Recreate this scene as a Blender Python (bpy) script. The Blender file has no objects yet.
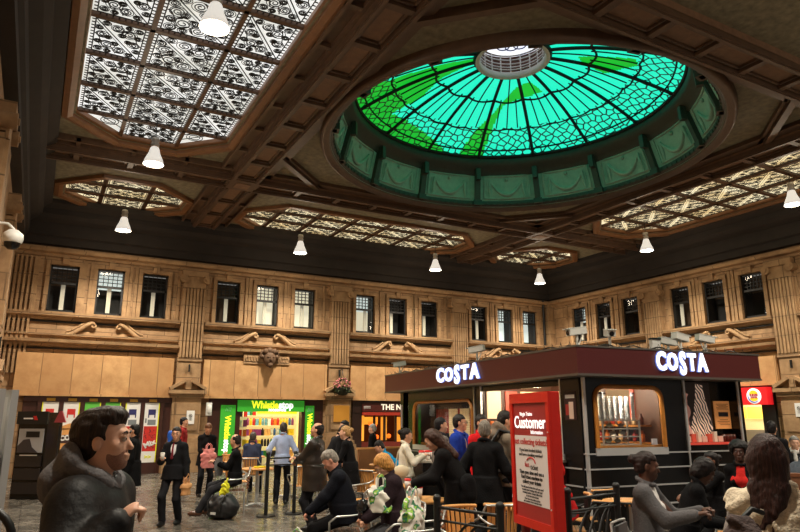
import bpy, math, random
import numpy as np
from mathutils import Vector, Matrix
PI = math.pi
rnd = random.Random(7)
SC = bpy.context.scene
COL = SC.collection

# ------------------------------------------------------------------ helpers
def lin(c):
    return tuple((v / 12.92 if v <= 0.04045 else ((v + 0.055) / 1.055) ** 2.4) for v in c[:3]) + (1.0,)

def rgb(r, g, b):
    return lin((r / 255., g / 255., b / 255.))

MATS = {}
def mat(name, col=None, rough=0.6, metal=0.0, nscale=0.0, namt=0.25, bump=0.0, emit=None, estr=0.0, spec=None, bscale=None):
    if name in MATS: return MATS[name]
    m = bpy.data.materials.new(name); m.use_nodes = True
    nt = m.node_tree; b = nt.nodes['Principled BSDF']
    b.inputs['Base Color'].default_value = col
    b.inputs['Roughness'].default_value = rough
    b.inputs['Metallic'].default_value = metal
    if spec is not None: b.inputs['Specular IOR Level'].default_value = spec
    if nscale or bump:
        tc = nt.nodes.new('ShaderNodeTexCoord')
        nz = nt.nodes.new('ShaderNodeTexNoise'); nz.inputs['Scale'].default_value = nscale or 20; nz.inputs['Detail'].default_value = 5
        nt.links.new(tc.outputs['Object'], nz.inputs['Vector'])
        if nscale and namt:
            mx = nt.nodes.new('ShaderNodeMix'); mx.data_type = 'RGBA'
            mx.inputs[6].default_value = tuple(v * (1 - namt) for v in col[:3]) + (1,)
            mx.inputs[7].default_value = tuple(min(1, v * (1 + namt)) for v in col[:3]) + (1,)
            nt.links.new(nz.outputs['Fac'], mx.inputs[0]); nt.links.new(mx.outputs[2], b.inputs['Base Color'])
        if bump:
            bp = nt.nodes.new('ShaderNodeBump'); bp.inputs['Strength'].default_value = bump; bp.inputs['Distance'].default_value = 0.02
            if bscale:
                n2 = nt.nodes.new('ShaderNodeTexNoise'); n2.inputs['Scale'].default_value = bscale; n2.inputs['Detail'].default_value = 4
                nt.links.new(tc.outputs['Object'], n2.inputs['Vector']); nt.links.new(n2.outputs['Fac'], bp.inputs['Height'])
            else:
                nt.links.new(nz.outputs['Fac'], bp.inputs['Height'])
            nt.links.new(bp.outputs['Normal'], b.inputs['Normal'])
    if emit is not None:
        b.inputs['Emission Color'].default_value = emit; b.inputs['Emission Strength'].default_value = estr
    MATS[name] = m
    return m

def nodes(m):
    nt = m.node_tree
    return nt, nt.nodes, nt.links

class MB:
    """collects shapes into one mesh"""
    def __init__(s): s.v = []; s.f = []; s.m = []; s.sm = []
    def add(s, vs, fs, mi=0, smooth=False):
        o = len(s.v); s.v += [tuple(p) for p in vs]
        for f in fs: s.f.append(tuple(i + o for i in f)); s.m.append(mi); s.sm.append(smooth)
        return s
    def box(s, x0, y0, z0, x1, y1, z1, mi=0, M=None):
        vs = [(x, y, z) for z in (z0, z1) for y in (y0, y1) for x in (x0, x1)]
        if M is not None: vs = [M @ Vector(p) for p in vs]
        return s.add(vs, [(0, 2, 3, 1), (4, 5, 7, 6), (0, 1, 5, 4), (2, 6, 7, 3), (0, 4, 6, 2), (1, 3, 7, 5)], mi)
    def cbox(s, c, d, mi=0, M=None):
        return s.box(c[0] - d[0] / 2, c[1] - d[1] / 2, c[2] - d[2] / 2, c[0] + d[0] / 2, c[1] + d[1] / 2, c[2] + d[2] / 2, mi, M)
    def bar(s, a, b, w, h, up=(0, 0, 1), mi=0):
        a = Vector(a); b = Vector(b); d = (b - a).normalized(); u = Vector(up)
        r = d.cross(u)
        if r.length < 1e-4: r = d.cross(Vector((1, 0, 0)))
        r.normalize(); u = r.cross(d)
        vs = []
        for p in (a, b):
            for (i, j) in ((-1, -1), (1, -1), (1, 1), (-1, 1)): vs.append(p + r * (i * w / 2) + u * (j * h / 2))
        return s.add(vs, [(0, 3, 2, 1), (4, 5, 6, 7), (0, 1, 5, 4), (1, 2, 6, 5), (2, 3, 7, 6), (3, 0, 4, 7)], mi)
    def tube(s, pts, r, n=8, mi=0, closed=False, caps=True):
        pts = [Vector(p) for p in pts]; N = len(pts)
        rs = r if isinstance(r, (list, tuple)) else [r] * N
        rings = []; prev = None
        for i, p in enumerate(pts):
            if closed: d = (pts[(i + 1) % N] - pts[i - 1])
            else: d = pts[min(i + 1, N - 1)] - pts[max(i - 1, 0)]
            d.normalize()
            if prev is None:
                a = Vector((0, 0, 1)) if abs(d.z) < 0.9 else Vector((1, 0, 0))
                u = d.cross(a).normalized()
            else:
                u = (prev - d * prev.dot(d)); u = u.normalized() if u.length > 1e-6 else d.orthogonal().normalized()
            prev = u; w = d.cross(u)
            rings.append([p + u * (math.cos(2 * PI * k / n) * rs[i]) + w * (math.sin(2 * PI * k / n) * rs[i]) for k in range(n)])
        vs = [q for rg in rings for q in rg]; fs = []
        for i in range(N if closed else N - 1):
            j = (i + 1) % N
            for k in range(n):
                k2 = (k + 1) % n; fs.append((i * n + k, i * n + k2, j * n + k2, j * n + k))
        s.add(vs, fs, mi, True)
        if caps and not closed:
            s.add(rings[0], [tuple(range(n))[::-1]], mi); s.add(rings[-1], [tuple(range(n))], mi)
        return s
    def cyl(s, c, r, z0, z1, n=20, mi=0, r2=None):
        return s.tube([(c[0], c[1], z0), (c[0], c[1], z1)], [r, r if r2 is None else r2], n, mi)
    def lathe(s, prof, c=(0, 0), n=32, mi=0, a0=0, a1=2 * PI, smooth=True):
        full = abs(a1 - a0 - 2 * PI) < 1e-6; cols = n if full else n + 1
        vs = []
        for k in range(cols):
            a = a0 + (a1 - a0) * k / n
            for (r, z) in prof: vs.append((c[0] + r * math.cos(a), c[1] + r * math.sin(a), z))
        P = len(prof); fs = []
        for k in range(n):
            k2 = (k + 1) % cols
            for i in range(P - 1): fs.append((k * P + i, k2 * P + i, k2 * P + i + 1, k * P + i + 1))
        return s.add(vs, fs, mi, smooth)
    def prism(s, poly, h0, h1, M=None, mi=0):
        """poly in XY extruded along Z from h0 to h1, then M"""
        n = len(poly); vs = [Vector((x, y, h0)) for x, y in poly] + [Vector((x, y, h1)) for x, y in poly]
        if M is not None: vs = [M @ p for p in vs]
        fs = [tuple(range(n))[::-1], tuple(range(n, 2 * n))] + [(i, (i + 1) % n, n + (i + 1) % n, n + i) for i in range(n)]
        return s.add(vs, fs, mi)
    def sphere(s, c, r, n=16, m=10, mi=0, sc=(1, 1, 1), M=None):
        vs = []; fs = []
        for j in range(m + 1):
            t = PI * j / m
            for k in range(n):
                a = 2 * PI * k / n
                p = Vector((c[0] + r * sc[0] * math.sin(t) * math.cos(a), c[1] + r * sc[1] * math.sin(t) * math.sin(a), c[2] + r * sc[2] * math.cos(t)))
                vs.append(M @ p if M is not None else p)
        for j in range(m):
            for k in range(n):
                k2 = (k + 1) % n; fs.append((j * n + k, (j + 1) * n + k, (j + 1) * n + k2, j * n + k2))
        return s.add(vs, fs, mi, True)
    def build(s, name, mats, parent=None, loc=None, rz=0.0, bevel=0.0):
        me = bpy.data.meshes.new(name); me.from_pydata(s.v, [], s.f)
        if not isinstance(mats, (list, tuple)): mats = [mats]
        for m in mats: me.materials.append(m)
        me.polygons.foreach_set('material_index', s.m); me.polygons.foreach_set('use_smooth', s.sm); me.update()
        o = bpy.data.objects.new(name, me); COL.objects.link(o)
        if parent is not None: o.parent = parent
        if loc is not None: o.location = loc
        if rz: o.rotation_euler[2] = rz
        if bevel:
            bv = o.modifiers.new('bevel', 'BEVEL'); bv.width = bevel; bv.segments = 2; bv.limit_method = 'ANGLE'
        return o

def tag(o, label=None, cat=None, group=None, kind=None):
    if label: o['label'] = label
    if cat: o['category'] = cat
    if group: o['group'] = group
    if kind: o['kind'] = kind
    return o

def empty(name, loc=(0, 0, 0), rz=0.0, label=None, cat=None, group=None, kind=None):
    o = bpy.data.objects.new(name, None); COL.objects.link(o); o.empty_display_size = 0.1
    o.location = loc; o.rotation_euler = (0, 0, rz)
    return tag(o, label, cat, group, kind)

def struct(name, mb, mats, **k):
    return tag(mb.build(name, mats, **k), kind='structure')

def copy_thing(r, loc=None, rz=None, label=None, group=None):
    c = r.copy(); COL.objects.link(c)
    if loc is not None: c.location = loc
    if rz is not None: c.rotation_euler = (0, 0, rz)
    if label: c['label'] = label
    if group: c['group'] = group
    for ch in list(r.children):
        d = ch.copy(); COL.objects.link(d); d.parent = c
        for g in list(ch.children):
            e = g.copy(); COL.objects.link(e); e.parent = d
    return c

def text(name, s, size, m, parent=None, M=Matrix(), ext=0.004, offset=0.0, align='CENTER', sx=1.0):
    """flat lettering in local XY (reading along +X, up +Y, facing +Z), placed with M"""
    cu = bpy.data.curves.new(name, 'FONT'); cu.body = s; cu.size = size; cu.extrude = ext; cu.offset = offset
    cu.align_x = align; cu.align_y = 'CENTER'; cu.resolution_u = 3
    o = bpy.data.objects.new(name + '_tmp', cu); COL.objects.link(o)
    dg = bpy.context.evaluated_depsgraph_get()
    me = bpy.data.meshes.new_from_object(o.evaluated_get(dg)); bpy.data.objects.remove(o); bpy.data.curves.remove(cu)
    me.name = name; me.materials.clear(); me.materials.append(m)
    me.transform(M @ Matrix.Diagonal((sx, 1, 1, 1)))
    ob = bpy.data.objects.new(name, me); COL.objects.link(ob)
    if parent is not None: ob.parent = parent
    return ob

def facing(origin, right, up):
    """matrix: local X->right, Y->up, Z->right x up"""
    r = Vector(right).normalized(); u = Vector(up).normalized(); n = r.cross(u)
    M = Matrix((r, u, n)).transposed().to_4x4(); M.translation = Vector(origin)
    return M

# ------------------------------------------------------------------ camera
YAW = math.radians(28.94); PITCH = math.radians(13.23); FPX = 647.5; EYE = 1.75
cam = bpy.data.cameras.new('camera'); camo = bpy.data.objects.new('camera', cam); COL.objects.link(camo)
cam.sensor_width = 36.0; cam.lens = 36.0 * FPX / 800.0; cam.clip_start = 0.05; cam.clip_end = 200
camo.location = (0, 0, EYE); camo.rotation_euler = (PI / 2 + PITCH, 0, -YAW)
SC.camera = camo
FW = Vector((math.sin(YAW), math.cos(YAW), 0)); RT = Vector((math.cos(YAW), -math.sin(YAW), 0))
def at(px, d, z=0.0):
    """floor point by bearing (as a picture column) and distance ahead of the entrance"""
    p = FW * d + RT * ((px - 400) * d / 665.0); return Vector((p.x, p.y, z))
def turn(deg):
    """heading: 0 walks away from the entrance, 90 to the left, -90 to the right, 180 towards it"""
    return -YAW + math.radians(deg)

# ------------------------------------------------------------------ materials
def stone_mat(name, c1, c2, c3, scale=1.0, bw=1.1, bh=0.45, mortar=0.016, rough=0.8, offset=0.5, joint=0.32):
    m = bpy.data.materials.new(name); m.use_nodes = True; nt, N, L = nodes(m); b = N['Principled BSDF']
    tc = N.new('ShaderNodeTexCoord'); sx = N.new('ShaderNodeSeparateXYZ'); L.new(tc.outputs['Object'], sx.inputs[0])
    ad = N.new('ShaderNodeMath'); ad.operation = 'ADD'; L.new(sx.outputs[0], ad.inputs[0]); L.new(sx.outputs[1], ad.inputs[1])
    cb = N.new('ShaderNodeCombineXYZ'); L.new(ad.outputs[0], cb.inputs[0]); L.new(sx.outputs[2], cb.inputs[1])
    br = N.new('ShaderNodeTexBrick'); L.new(cb.outputs[0], br.inputs['Vector'])
    br.inputs['Scale'].default_value = scale; br.inputs['Brick Width'].default_value = bw; br.inputs['Row Height'].default_value = bh
    br.inputs['Mortar Size'].default_value = mortar; br.inputs['Mortar Smooth'].default_value = 0.3; br.offset = offset
    br.inputs['Color1'].default_value = c1; br.inputs['Color2'].default_value = c2
    br.inputs['Mortar'].default_value = tuple(v * joint for v in c1[:3]) + (1,)
    nz = N.new('ShaderNodeTexNoise'); nz.inputs['Scale'].default_value = 2.2; nz.inputs['Detail'].default_value = 8; nz.inputs['Roughness'].default_value = 0.65
    L.new(tc.outputs['Object'], nz.inputs['Vector'])
    cr = N.new('ShaderNodeValToRGB'); cr.color_ramp.elements[0].position = 0.38; cr.color_ramp.elements[1].position = 0.72
    L.new(nz.outputs['Fac'], cr.inputs[0])
    mx = N.new('ShaderNodeMix'); mx.data_type = 'RGBA'; L.new(cr.outputs['Color'], mx.inputs[0]); L.new(br.outputs['Color'], mx.inputs[6]); mx.inputs[7].default_value = c3
    L.new(mx.outputs[2], b.inputs['Base Color'])
    bp = N.new('ShaderNodeBump'); bp.inputs['Strength'].default_value = 0.35; bp.inputs['Distance'].default_value = 0.02
    n2 = N.new('ShaderNodeTexNoise'); n2.inputs['Scale'].default_value = 18; n2.inputs['Detail'].default_value = 5; L.new(tc.outputs['Object'], n2.inputs['Vector'])
    mm = N.new('ShaderNodeMath'); mm.operation = 'MULTIPLY_ADD'; L.new(n2.outputs['Fac'], mm.inputs[0]); mm.inputs[1].default_value = 0.25
    inv = N.new('ShaderNodeMath'); inv.operation = 'SUBTRACT'; inv.inputs[0].default_value = 1; L.new(br.outputs['Fac'], inv.inputs[1]); L.new(inv.outputs[0], mm.inputs[2])
    L.new(mm.outputs[0], bp.inputs['Height']); L.new(bp.outputs['Normal'], b.inputs['Normal'])
    b.inputs['Roughness'].default_value = rough
    MATS[name] = m
    return m

STONE = stone_mat('tan sandstone blocks', rgb(184, 148, 108), rgb(160, 126, 90), rgb(126, 97, 68))
STONE_P = stone_mat('plain sandstone', rgb(178, 143, 103), rgb(166, 132, 94), rgb(128, 98, 67), bw=1.6, bh=0.62)
PANEL = stone_mat('sandstone fascia boards', rgb(208, 164, 112), rgb(184, 140, 92), rgb(170, 124, 78), bw=0.86, bh=8.0, mortar=0.016, offset=0.0, joint=0.35)
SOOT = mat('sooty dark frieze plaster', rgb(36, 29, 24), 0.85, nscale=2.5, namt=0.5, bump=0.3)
SOOT2 = mat('grimy brown moulding', rgb(96, 70, 48), 0.75, nscale=5, namt=0.35, bump=0.2)
WOODC = mat('dark brown ceiling timber', rgb(86, 64, 48), 0.5, nscale=5, namt=0.45, bump=0.25)
WOODP = mat('reddish coffer panel', rgb(124, 94, 72), 0.6, nscale=9, namt=0.35, bump=0.3)
WOODF = mat('varnished skylight frame timber', rgb(116, 78, 48), 0.42, nscale=6, namt=0.35, bump=0.2)
PLAST = mat('mottled olive relief plaster', rgb(118, 110, 88), 0.8, nscale=7.0, namt=0.75, bump=1.0, bscale=9)
TINTP = mat('dome glow tinted drum plaster', rgb(150, 170, 155), 0.7, nscale=6, namt=0.3, bump=0.6, bscale=14)  # green in the base colour stands for the dome's glow
DRUMR = mat('dark bronze drum rib', rgb(62, 56, 48), 0.55, nscale=8, namt=0.3)
IRON = mat('black wrought iron', rgb(30, 27, 24), 0.5, metal=0.3)
LEADB = mat('black lead bar', rgb(14, 16, 15), 0.55)
WHITEP = mat('white painted metal', rgb(225, 225, 220), 0.45)
BLACKF = mat('black painted window frame', rgb(22, 20, 18), 0.45)
CHROME = mat('brushed chrome', rgb(222, 222, 222), 0.3, metal=0.6)
ALU = mat('aluminium tube', rgb(205, 205, 203), 0.35, metal=0.6)
BLACKG = mat('gloss black laminate', rgb(9, 8, 8), 0.22, nscale=30, namt=0.3)
BLACKM = mat('matt black metal', rgb(20, 20, 20), 0.5)
MAROON = mat('dark maroon fascia', rgb(84, 32, 32), 0.35, nscale=40, namt=0.25)
GOLDW = mat('golden wood trim', rgb(186, 120, 50), 0.35, nscale=12, namt=0.3)
DARKW = mat('dark mahogany panelling', rgb(64, 34, 26), 0.4, nscale=6, namt=0.35)
LTWOOD = mat('light beech wood', rgb(214, 152, 84), 0.45, nscale=9, namt=0.2)
SLATW = mat('brown oiled slats', rgb(128, 78, 48), 0.5, nscale=12, namt=0.3)
GREENS = mat('bright green sign panel', rgb(58, 160, 50), 0.4, emit=rgb(52, 160, 40), estr=0.35)
YELLOWT = mat('yellow lit lettering', rgb(240, 240, 40), 0.5, emit=rgb(240, 245, 50), estr=0.9)
WHITET = mat('white lit lettering', rgb(250, 250, 245), 0.5, emit=rgb(250, 252, 250), estr=0.9)
REDP = mat('bright red paint', rgb(206, 34, 22), 0.35, nscale=14, namt=0.12)
PAPER = mat('white paper', rgb(232, 230, 226), 0.7)
BLACKT = mat('black print', rgb(26, 24, 24), 0.7)
REDT = mat('red print', rgb(190, 30, 30), 0.6)

def glow_tex(name, c1, c2, strength, scale=3.0, lo=0.35, hi=0.65):
    m = bpy.data.materials.new(name); m.use_nodes = True; nt, N, L = nodes(m); b = N['Principled BSDF']
    tc = N.new('ShaderNodeTexCoord'); nz = N.new('ShaderNodeTexNoise'); nz.inputs['Scale'].default_value = scale; nz.inputs['Detail'].default_value = 3
    L.new(tc.outputs['Object'], nz.inputs['Vector'])
    cr = N.new('ShaderNodeValToRGB'); cr.color_ramp.elements[0].position = lo; cr.color_ramp.elements[1].position = hi
    cr.color_ramp.elements[0].color = c1; cr.color_ramp.elements[1].color = c2
    L.new(nz.outputs['Fac'], cr.inputs[0])
    b.inputs['Base Color'].default_value = tuple(v * .4 for v in c2[:3]) + (1,); b.inputs['Roughness'].default_value = 0.3
    L.new(cr.outputs['Color'], b.inputs['Emission Color']); b.inputs['Emission Strength'].default_value = strength
    MATS[name] = m
    return m
SKYW = glow_tex('pale daylit obscured glass', rgb(205, 205, 195), rgb(250, 250, 248), 1.0, 0.8)
SKYY = glow_tex('cream lit obscured glass', rgb(216, 186, 130), rgb(254, 240, 200), 1.05, 0.9)
SKYE = glow_tex('white daylit oculus glass', rgb(225, 232, 250), rgb(255, 255, 255), 1.1, 3)

def glass_mat(name, tint=(1, 1, 1, 1), gloss=0.12, rough=0.02):
    m = bpy.data.materials.new(name); m.use_nodes = True; nt, N, L = nodes(m)
    N.remove(N['Principled BSDF']); out = N['Material Output']
    t = N.new('ShaderNodeBsdfTransparent'); t.inputs[0].default_value = tint
    g = N.new('ShaderNodeBsdfGlossy'); g.inputs['Roughness'].default_value = rough
    fr = N.new('ShaderNodeLayerWeight'); fr.inputs[0].default_value = 0.5
    ad = N.new('ShaderNodeMath'); ad.operation = 'ADD'; pw = N.new('ShaderNodeMath'); pw.operation = 'POWER'; L.new(fr.outputs['Facing'], pw.inputs[0]); pw.inputs[1].default_value = 4.0; L.new(pw.outputs[0], ad.inputs[0]); ad.inputs[1].default_value = gloss * 0.3
    mx = N.new('ShaderNodeMixShader'); L.new(ad.outputs[0], mx.inputs[0]); L.new(t.outputs[0], mx.inputs[1]); L.new(g.outputs[0], mx.inputs[2])
    L.new(mx.outputs[0], out.inputs[0]); MATS[name] = m
    return m
GLASS = glass_mat('clear window glass', (0.92, 0.95, 0.95, 1))

# ------------------------------------------------------------------ room shell
XL, XR, YB, YF, ZT = -1.05, 21.05, 23.3, -4.0, 8.9
CX, CY = 10.1, 12.1

def floor_mat():
    m = bpy.data.materials.new('polished dark stone tiles'); m.use_nodes = True; nt, N, L = nodes(m); b = N['Principled BSDF']
    tc = N.new('ShaderNodeTexCoord')
    br = N.new('ShaderNodeTexBrick'); br.offset = 0.0; L.new(tc.outputs['Object'], br.inputs['Vector'])
    br.inputs['Scale'].default_value = 1.0; br.inputs['Brick Width'].default_value = 0.6; br.inputs['Row Height'].default_value = 0.6; br.inputs['Mortar Size'].default_value = 0.006
    br.inputs['Color1'].default_value = rgb(140, 134, 126); br.inputs['Color2'].default_value = rgb(112, 108, 102); br.inputs['Mortar'].default_value = rgb(52, 48, 46)
    nz = N.new('ShaderNodeTexNoise'); nz.inputs['Scale'].default_value = 3.2; nz.inputs['Detail'].default_value = 9; nz.inputs['Roughness'].default_value = 0.72; nz.inputs['Distortion'].default_value = 1.2
    L.new(tc.outputs['Object'], nz.inputs['Vector'])
    cr = N.new('ShaderNodeValToRGB'); cr.color_ramp.elements[0].position = 0.40; cr.color_ramp.elements[0].color = (0, 0, 0, 1); cr.color_ramp.elements[1].position = 0.66; cr.color_ramp.elements[1].color = (1, 1, 1, 1)
    L.new(nz.outputs['Fac'], cr.inputs[0])
    mx = N.new('ShaderNodeMix'); mx.data_type = 'RGBA'; mx.blend_type = 'MULTIPLY'; mx.inputs[0].default_value = 1.0
    c2 = N.new('ShaderNodeValToRGB'); c2.color_ramp.elements[0].color = (0.13, 0.125, 0.12, 1); c2.color_ramp.elements[1].color = (1, 0.96, 0.9, 1); c2.color_ramp.elements[0].position = 0.33; c2.color_ramp.elements[1].position = 0.68
    L.new(nz.outputs['Fac'], c2.inputs[0]); L.new(br.outputs['Color'], mx.inputs[6]); L.new(c2.outputs['Color'], mx.inputs[7])
    L.new(mx.outputs[2], b.inputs['Base Color'])
    rr = N.new('ShaderNodeMapRange'); rr.inputs[3].default_value = 0.10; rr.inputs[4].default_value = 0.42; L.new(nz.outputs['Fac'], rr.inputs[0]); L.new(rr.outputs[0], b.inputs['Roughness'])
    bp = N.new('ShaderNodeBump'); bp.inputs['Strength'].default_value = 0.12; bp.inputs['Distance'].default_value = 0.02; L.new(nz.outputs['Fac'], bp.inputs['Height']); L.new(bp.outputs[0], b.inputs['Normal'])
    return m
struct('floor', MB().box(XL - .3, YF, -0.2, XR + .3, YB + 4.2, 0.0), floor_mat())

def holed_wall(u0, u1, z0, z1, holes):
    """grid of rectangles in (u,z) leaving holes [(u0,u1,z0,z1)]"""
    us = sorted({u0, u1} | {h[0] for h in holes} | {h[1] for h in holes}); zs = sorted({z0, z1} | {h[2] for h in holes} | {h[3] for h in holes})
    out = []
    for a, b in zip(us, us[1:]):
        run = None
        for c, d in zip(zs, zs[1:]):
            inside = any(h[0] <= (a + b) / 2 <= h[1] and h[2] <= (c + d) / 2 <= h[3] for h in holes)
            if inside:
                if run: out.append((a, b, run[0], run[1])); run = None
            else:
                run = (run[0], d) if run else (c, d)
        if run: out.append((a, b, run[0], run[1]))
    return out

WZ0, WZ1, WW = 5.08, 6.6, 0.84
BW = [0.41, 1.80, 3.21, 5.74, 7.20, 8.68, 11.27, 12.76, 14.30, 16.86, 18.32, 19.76]
RW = [21.35, 19.92, 18.45, 16.05, 14.63, 13.18, 10.9, 9.45, 8.0]
holesB = [(c - WW / 2, c + WW / 2, WZ0, WZ1) for c in BW] + [(5.3, 9.55, 0, 2.42), (11.05, 15.0, 0, 2.42)]
holesR = [(c - WW / 2, c + WW / 2, WZ0, WZ1) for c in RW] + [(13.3, 15.6, 0, 2.42)]
wb = MB()
for a, b, c, d in holed_wall(XL - .3, XR + .3, 0, ZT, holesB): wb.box(a, YB, c, b, YB + 0.35, d)
struct('wall_back', wb, STONE)
wr = MB()
for a, b, c, d in holed_wall(YF, YB, 0, ZT, holesR): wr.box(XR, a, c, XR + 0.35, b, d)
struct('wall_right', wr, STONE)
struct('wall_left', MB().box(XL - 0.35, YF, 0, XL, YB, ZT), STONE)
# front wall behind the entrance, with wide openings added to admit fill light
wf = MB()
for a, b, c, d in holed_wall(XL, XR, 0, ZT, [(x, x + 3.4, 0, 5.2) for x in (-.6, 4.0, 8.6, 13.2, 17.2)]): wf.box(a, YF - .35, c, b, YF, d)
struct('wall_front', wf, STONE)

# mouldings: each a profile (distance from wall, z) swept along the wall
def sweep_back(mb, prof, x0, x1, mi=0):
    n = len(prof); mb.add([(x, YB - d, z) for x in (x0, x1) for d, z in prof],
        [(i, i + 1, n + i + 1, n + i) for i in range(n - 1)] + [tuple(range(n))[::-1], tuple(range(n, 2 * n))], mi)
def sweep_right(mb, prof, y0, y1, mi=0):
    n = len(prof); mb.add([(XR - d, y, z) for y in (y0, y1) for d, z in prof],
        [(i, n + i, n + i + 1, i + 1) for i in range(n - 1)] + [tuple(range(n)), tuple(range(n, 2 * n))[::-1]], mi)
def sweep_left(mb, prof, y0, y1, mi=0):
    n = len(prof); mb.add([(XL + d, y, z) for y in (y0, y1) for d, z in prof],
        [(i, i + 1, n + i + 1, n + i) for i in range(n - 1)] + [tuple(range(n))[::-1], tuple(range(n, 2 * n))], mi)
SILL = [(0, 4.78), (.06, 4.80), (.09, 4.88), (.24, 4.92), (.26, 5.03), (0, 5.06)]
HEADM = [(0, 6.84), (.06, 6.86), (.09, 6.94), (.24, 6.98), (.26, 7.08), (0, 7.1)]
LOWM = [(0, 3.94), (.08, 3.96), (.1, 4.04), (.28, 4.08), (.3, 4.17), (.06, 4.2), (.05, 4.28), (.16, 4.31), (.16, 4.37), (0, 4.39)]
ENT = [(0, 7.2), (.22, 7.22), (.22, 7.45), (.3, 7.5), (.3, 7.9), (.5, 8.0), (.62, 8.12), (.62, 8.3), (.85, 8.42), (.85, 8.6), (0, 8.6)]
PILB = [4.52, 10.12, 15.75]; PILR = [17.25, 12.1, 6.95]
def spans(edges, a, b, hw):
    cuts = [a]
    for e in sorted(edges): cuts += [e - hw, e + hw]
    cuts.append(b); return [(cuts[i], cuts[i + 1]) for i in range(0, len(cuts), 2)]
tb = MB()
for a, b in spans(PILB, XL, XR, .42):
    for pr in (SILL, LOWM): sweep_back(tb, pr, a, b)
sweep_back(tb, HEADM, XL, XR)
for a, b in spans(PILB, XL, XR, .42): tb.tube([(a, YB - .045, 4.75), (b, YB - .045, 4.75)], .035, 6, 1); tb.tube([(a, YB - .045, 3.9), (b, YB - .045, 3.9)], .03, 6, 1)  # black strips added below the mouldings as their shadow lines
struct('trim_1', tb, [STONE_P, BLACKM])
tr_ = MB()
for a, b in spans(PILR, 2.0, YB, .42):
    for pr in (SILL, LOWM): sweep_right(tr_, pr, a, b)
sweep_right(tr_, HEADM, 2.0, YB)
for a, b in spans(PILR, 2.0, YB, .42): tr_.tube([(XR - .045, a, 4.75), (XR - .045, b, 4.75)], .035, 6, 1); tr_.tube([(XR - .045, a, 3.9), (XR - .045, b, 3.9)], .03, 6, 1)  # same added black shadow lines on the right wall
struct('trim_2', tr_, [STONE_P, BLACKM])
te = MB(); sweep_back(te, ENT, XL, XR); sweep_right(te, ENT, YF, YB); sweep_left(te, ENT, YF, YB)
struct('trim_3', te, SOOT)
# keystones and architraves round the upper windows
tk = MB()
def arch_window(mb, c, put):
    hw = WW / 2
    for (a, b, z0, z1, d) in ((c - hw - .13, c - hw, WZ0 - .02, WZ1 + .1, .07), (c + hw, c + hw + .13, WZ0 - .02, WZ1 + .1, .07), (c - hw - .13, c + hw + .13, WZ1, WZ1 + .13, .08),
                              (c - .1, c + .1, WZ1 + .02, 6.86, .13), (c - hw - .42, c - hw - .32, WZ0 - .02, 6.84, .05), (c + hw + .32, c + hw + .42, WZ0 - .02, 6.84, .05)):
        put(mb, a, b, z0, z1, d)
putB = lambda mb, a, b, z0, z1, d: mb.box(a, YB - d, z0, b, YB + .001, z1)
putR = lambda mb, a, b, z0, z1, d: mb.box(XR - d, a, z0, XR + .001, b, z1)
for c in BW: arch_window(tk, c, putB)
for c in RW: arch_window(tk, c, putR)
struct('trim_4', tk, STONE_P)
# fascia boards above the shops (between pilasters)
tf = MB()
for a, b in ((-0.62, 4.02), (5.02, 9.62), (10.62, 15.25), (16.25, 20.9)):
    tf.box(a, YB - .16, 2.48, b, YB, 3.74); tf.box(a, YB - .2, 2.42, b, YB, 2.5)
for a, b in ((12.62, 16.75), (17.75, 22.9), (7.45, 11.6)):
    tf.box(XR - .16, a, 2.85, XR, b, 3.74); tf.box(XR - .2, a, 2.8, XR, b, 2.87)
struct('trim_5', tf, PANEL)

# broken scroll pediments over the bays
def scroll_pts(c, s):
    """S scroll rising towards the middle of the bay; c centre, s=+-1 side"""
    pts = []
    for k in range(22):
        t = k / 21
        pts.append((c + s * (1.15 - .78 * t), 4.34 + .42 * (3 * t * t - 2 * t ** 3)))
    cx, cz = pts[-1][0], pts[-1][1] - .085
    for k in range(1, 14):
        a = PI / 2 + k * .5; r = .085 * (1 - k / 22)
        pts.append((cx - s * math.cos(a) * r * -1 * -1, cz + math.sin(a) * r))
    return pts
ts = MB()
for c in (1.8, 7.2, 12.75, 18.3):
    for s in (-1, 1): ts.tube([(x, YB - .1, z) for x, z in scroll_pts(c, s)], [.07] * 22 + [.04] * 13, 8); ts.tube([(x, YB - .06, z + .13) for x, z in scroll_pts(c, s)[:20]], .035, 6)
for c in (19.92, 14.6, 9.5):
    for s in (-1, 1): ts.tube([(XR - .1, x, z) for x, z in scroll_pts(c, s)], [.07] * 22 + [.04] * 13, 8); ts.tube([(XR - .06, x, z + .13) for x, z in scroll_pts(c, s)[:20]], .035, 6)
struct('trim_6', ts, STONE_P)
# carved frieze strip with a mask under the second bay pediment
tm = MB(); tm.box(6.4, YB - .2, 3.66, 8.1, YB, 3.98)
for k in range(5):
    for s in (-1, 1):
        x = 7.25 + s * (.34 + .1 * k)
        tm.tube([(x + .06 * math.cos(a), YB - .21, 3.82 + .08 * math.sin(a)) for a in np.linspace(0, 5, 9)], .018, 6)
struct('trim_7', tm, STONE_P)
mk = MB(); mk.sphere((0, 0, 0), .17, 16, 12, sc=(1, .8, 1.25)); mk.sphere((0, -.14, -.02), .05, 10, 8, sc=(.8, 1, 1.3)); mk.sphere((0, -.1, -.17), .07, 10, 8)
for s in (-1, 1):
    mk.sphere((s * .07, -.11, .05), .035, 8, 6); mk.sphere((s * .19, .02, .06), .07, 10, 8); mk.sphere((s * .12, -.02, .2), .08, 10, 8); mk.tube([(s * .1, -.02, .18), (s * .22, 0, .2), (s * .26, 0, .05)], [.05, .04, .02], 8)
mk.sphere((0, 0, .22), .1, 10, 8)
mk.v = [(x * 1.35, y * 1.3, z * 1.35) for x, y, z in mk.v]
tag(mk.build('carved_mask', SOOT2, loc=(7.3, YB - .31, 3.84)), 'dark carved stone face mask over the green convenience shop', 'carving')

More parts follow.
